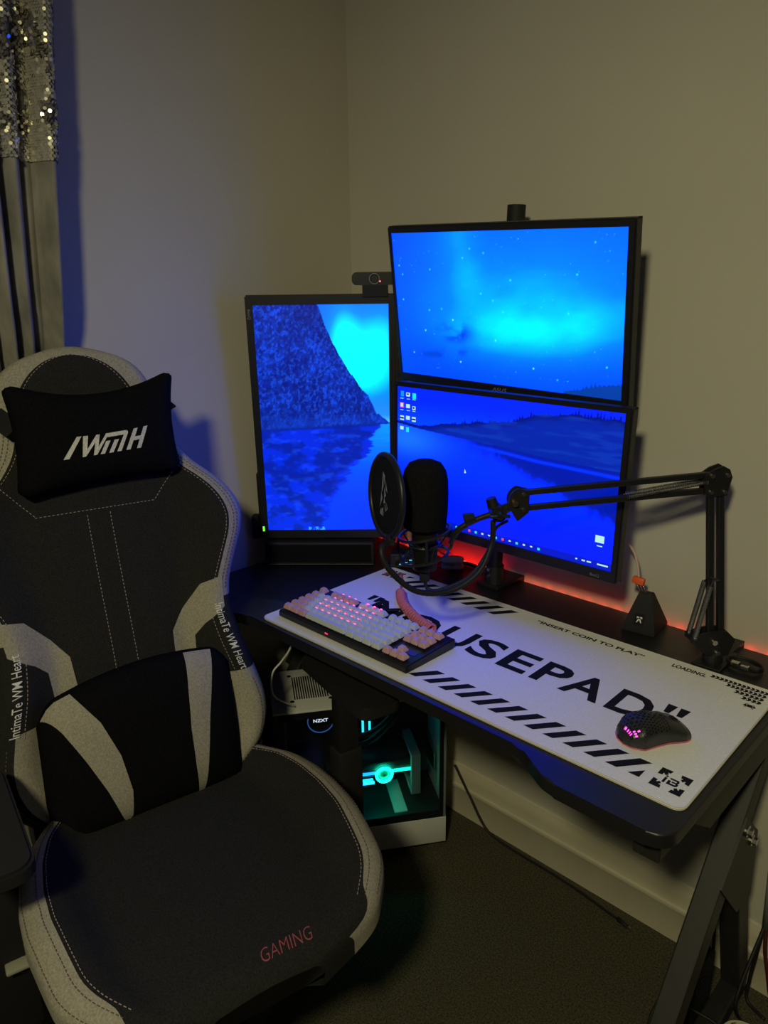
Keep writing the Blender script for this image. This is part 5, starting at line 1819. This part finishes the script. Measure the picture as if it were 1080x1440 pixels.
cable('white_lead', [V((.245, -.450, .464)), V((.262, -.520, .530)), V((.293, -.543, .606)), V((.310, -.529, .638)), V((.334, -.522, .675)), V((.345, -.512, .722))], .0022, M_PRINTW, 'thin white lead rising from the computer tower to the desk')
# black adaptor block standing by the desk leg
ad = empty('power_adaptor', (1.126, -.165, .0005), math.radians(-8))
tag(ad, 'tall black power adaptor leaning inside the desk leg', 'power adaptor')
obj('body', mk(lambda b: box(b, (-.020, -.030, .0), (.020, .030, .16), .004, 2)), M_BLACKM, ad, True, auto=35)
obj('ribs', mk(lambda b: [box(b, (.0202, -.022, .03 + k * .012), (.0212, .022, .036 + k * .012)) for k in range(8)]), M_BLACK, ad)
# grey cable sleeve on the wall and the leads that leave it
sl = empty('cable_sleeve', (1.206, -.030, .175))
tag(sl, 'silver grey cable sleeve hanging on the wall behind the desk leg', 'cable sleeve')
obj('sleeve', mk(lambda b: tube(b, [V((0, 0, 0)), V((-.004, .0, .10)), V((-.010, .002, .25)), V((-.016, .002, .55))], .009, 14)), mat('silver_grey_sleeve', (.34, .35, .34), .35, metal=.3), sl, True)
cable('power_lead', [V((1.203, -.034, .180)), V((1.199, -.070, .135)), V((1.1955, -.105, .090)), V((1.1955, -.128, .052)), V((1.205, -.118, .012)), V((1.245, -.115, .006))], .0036, M_RUBBER, 'black lead slanting down left from the grey cable sleeve')
cable('power_lead', [V((1.202, -.034, .180)), V((1.199, -.045, .11)), V((1.196, -.052, .05)), V((1.200, -.062, .008)), V((1.24, -.080, .006))], .0036, M_RUBBER, 'black lead dropping straight from the grey cable sleeve')
cable('power_lead', [V((1.206, -.032, .180)), V((1.212, -.040, .13)), V((1.224, -.046, .085)), V((1.240, -.050, .03)), V((1.27, -.060, .006))], .0040, mat('dark_red_cable', (.07, .015, .012), .5), 'dark red lead curving down right from the grey cable sleeve')
cable('desk_lead', [V((1.112, -.070, .330)), V((1.126, -.100, .245)), V((1.139, -.118, .12)), V((1.141, -.122, .03)), V((1.130, -.112, .006)), V((1.095, -.110, .006))], .0028, M_RUBBER, 'thin black lead hanging in front of the power adaptor')
cable('desk_lead', [V((1.138, -.072, .325)), V((1.128, -.086, .22)), V((1.114, -.100, .10)), V((1.104, -.118, .02)), V((1.085, -.15, .006))], .0028, M_RUBBER, 'thin black lead crossing to the left behind the power adaptor')
cable('looped_lead', [V((1.085, -.275, .006)), V((1.078, -.235, .030)), V((1.092, -.210, .052)), V((1.150, -.207, .062)), V((1.200, -.205, .052)), V((1.228, -.240, .006))], .0032, M_RUBBER, 'black lead looping over the floor at the desk leg')
# white cable reel
rl = empty('cable_reel', (1.233, -.182, .0005))
tag(rl, 'round white cable reel on the floor at the lower right', 'cable reel')
M_CREAM = mat('cream_plastic', (.62, .58, .42), .45)
def _rim(b, z):
    rows = []
    for k in range(41):
        a = 2 * PI * k / 40
        c = V((math.cos(a), math.sin(a), 0))
        rows.append([c * .034 + V((0, 0, z)), c * .041 + V((0, 0, z)), c * .041 + V((0, 0, z + .005)), c * .034 + V((0, 0, z + .005))])
    grid(b, rows, True)
obj('rim', mk(lambda b: _rim(b, .034)), M_CREAM, rl, True, auto=35)
obj('rim', mk(lambda b: _rim(b, .0)), M_CREAM, rl, True, auto=35)
obj('drum', mk(lambda b: cyl(b, (0, 0, .002), (0, 0, .037), .024, None, 32)), M_BLACKM, rl, True, auto=40)
for k in range(3):
    a = 2 * PI * k / 3 + .4
    obj('spoke', mk(lambda b: bar(b, V((0, 0, .037)), V((math.cos(a) * .036, math.sin(a) * .036, .037)), .010, .004)), M_CREAM, rl)
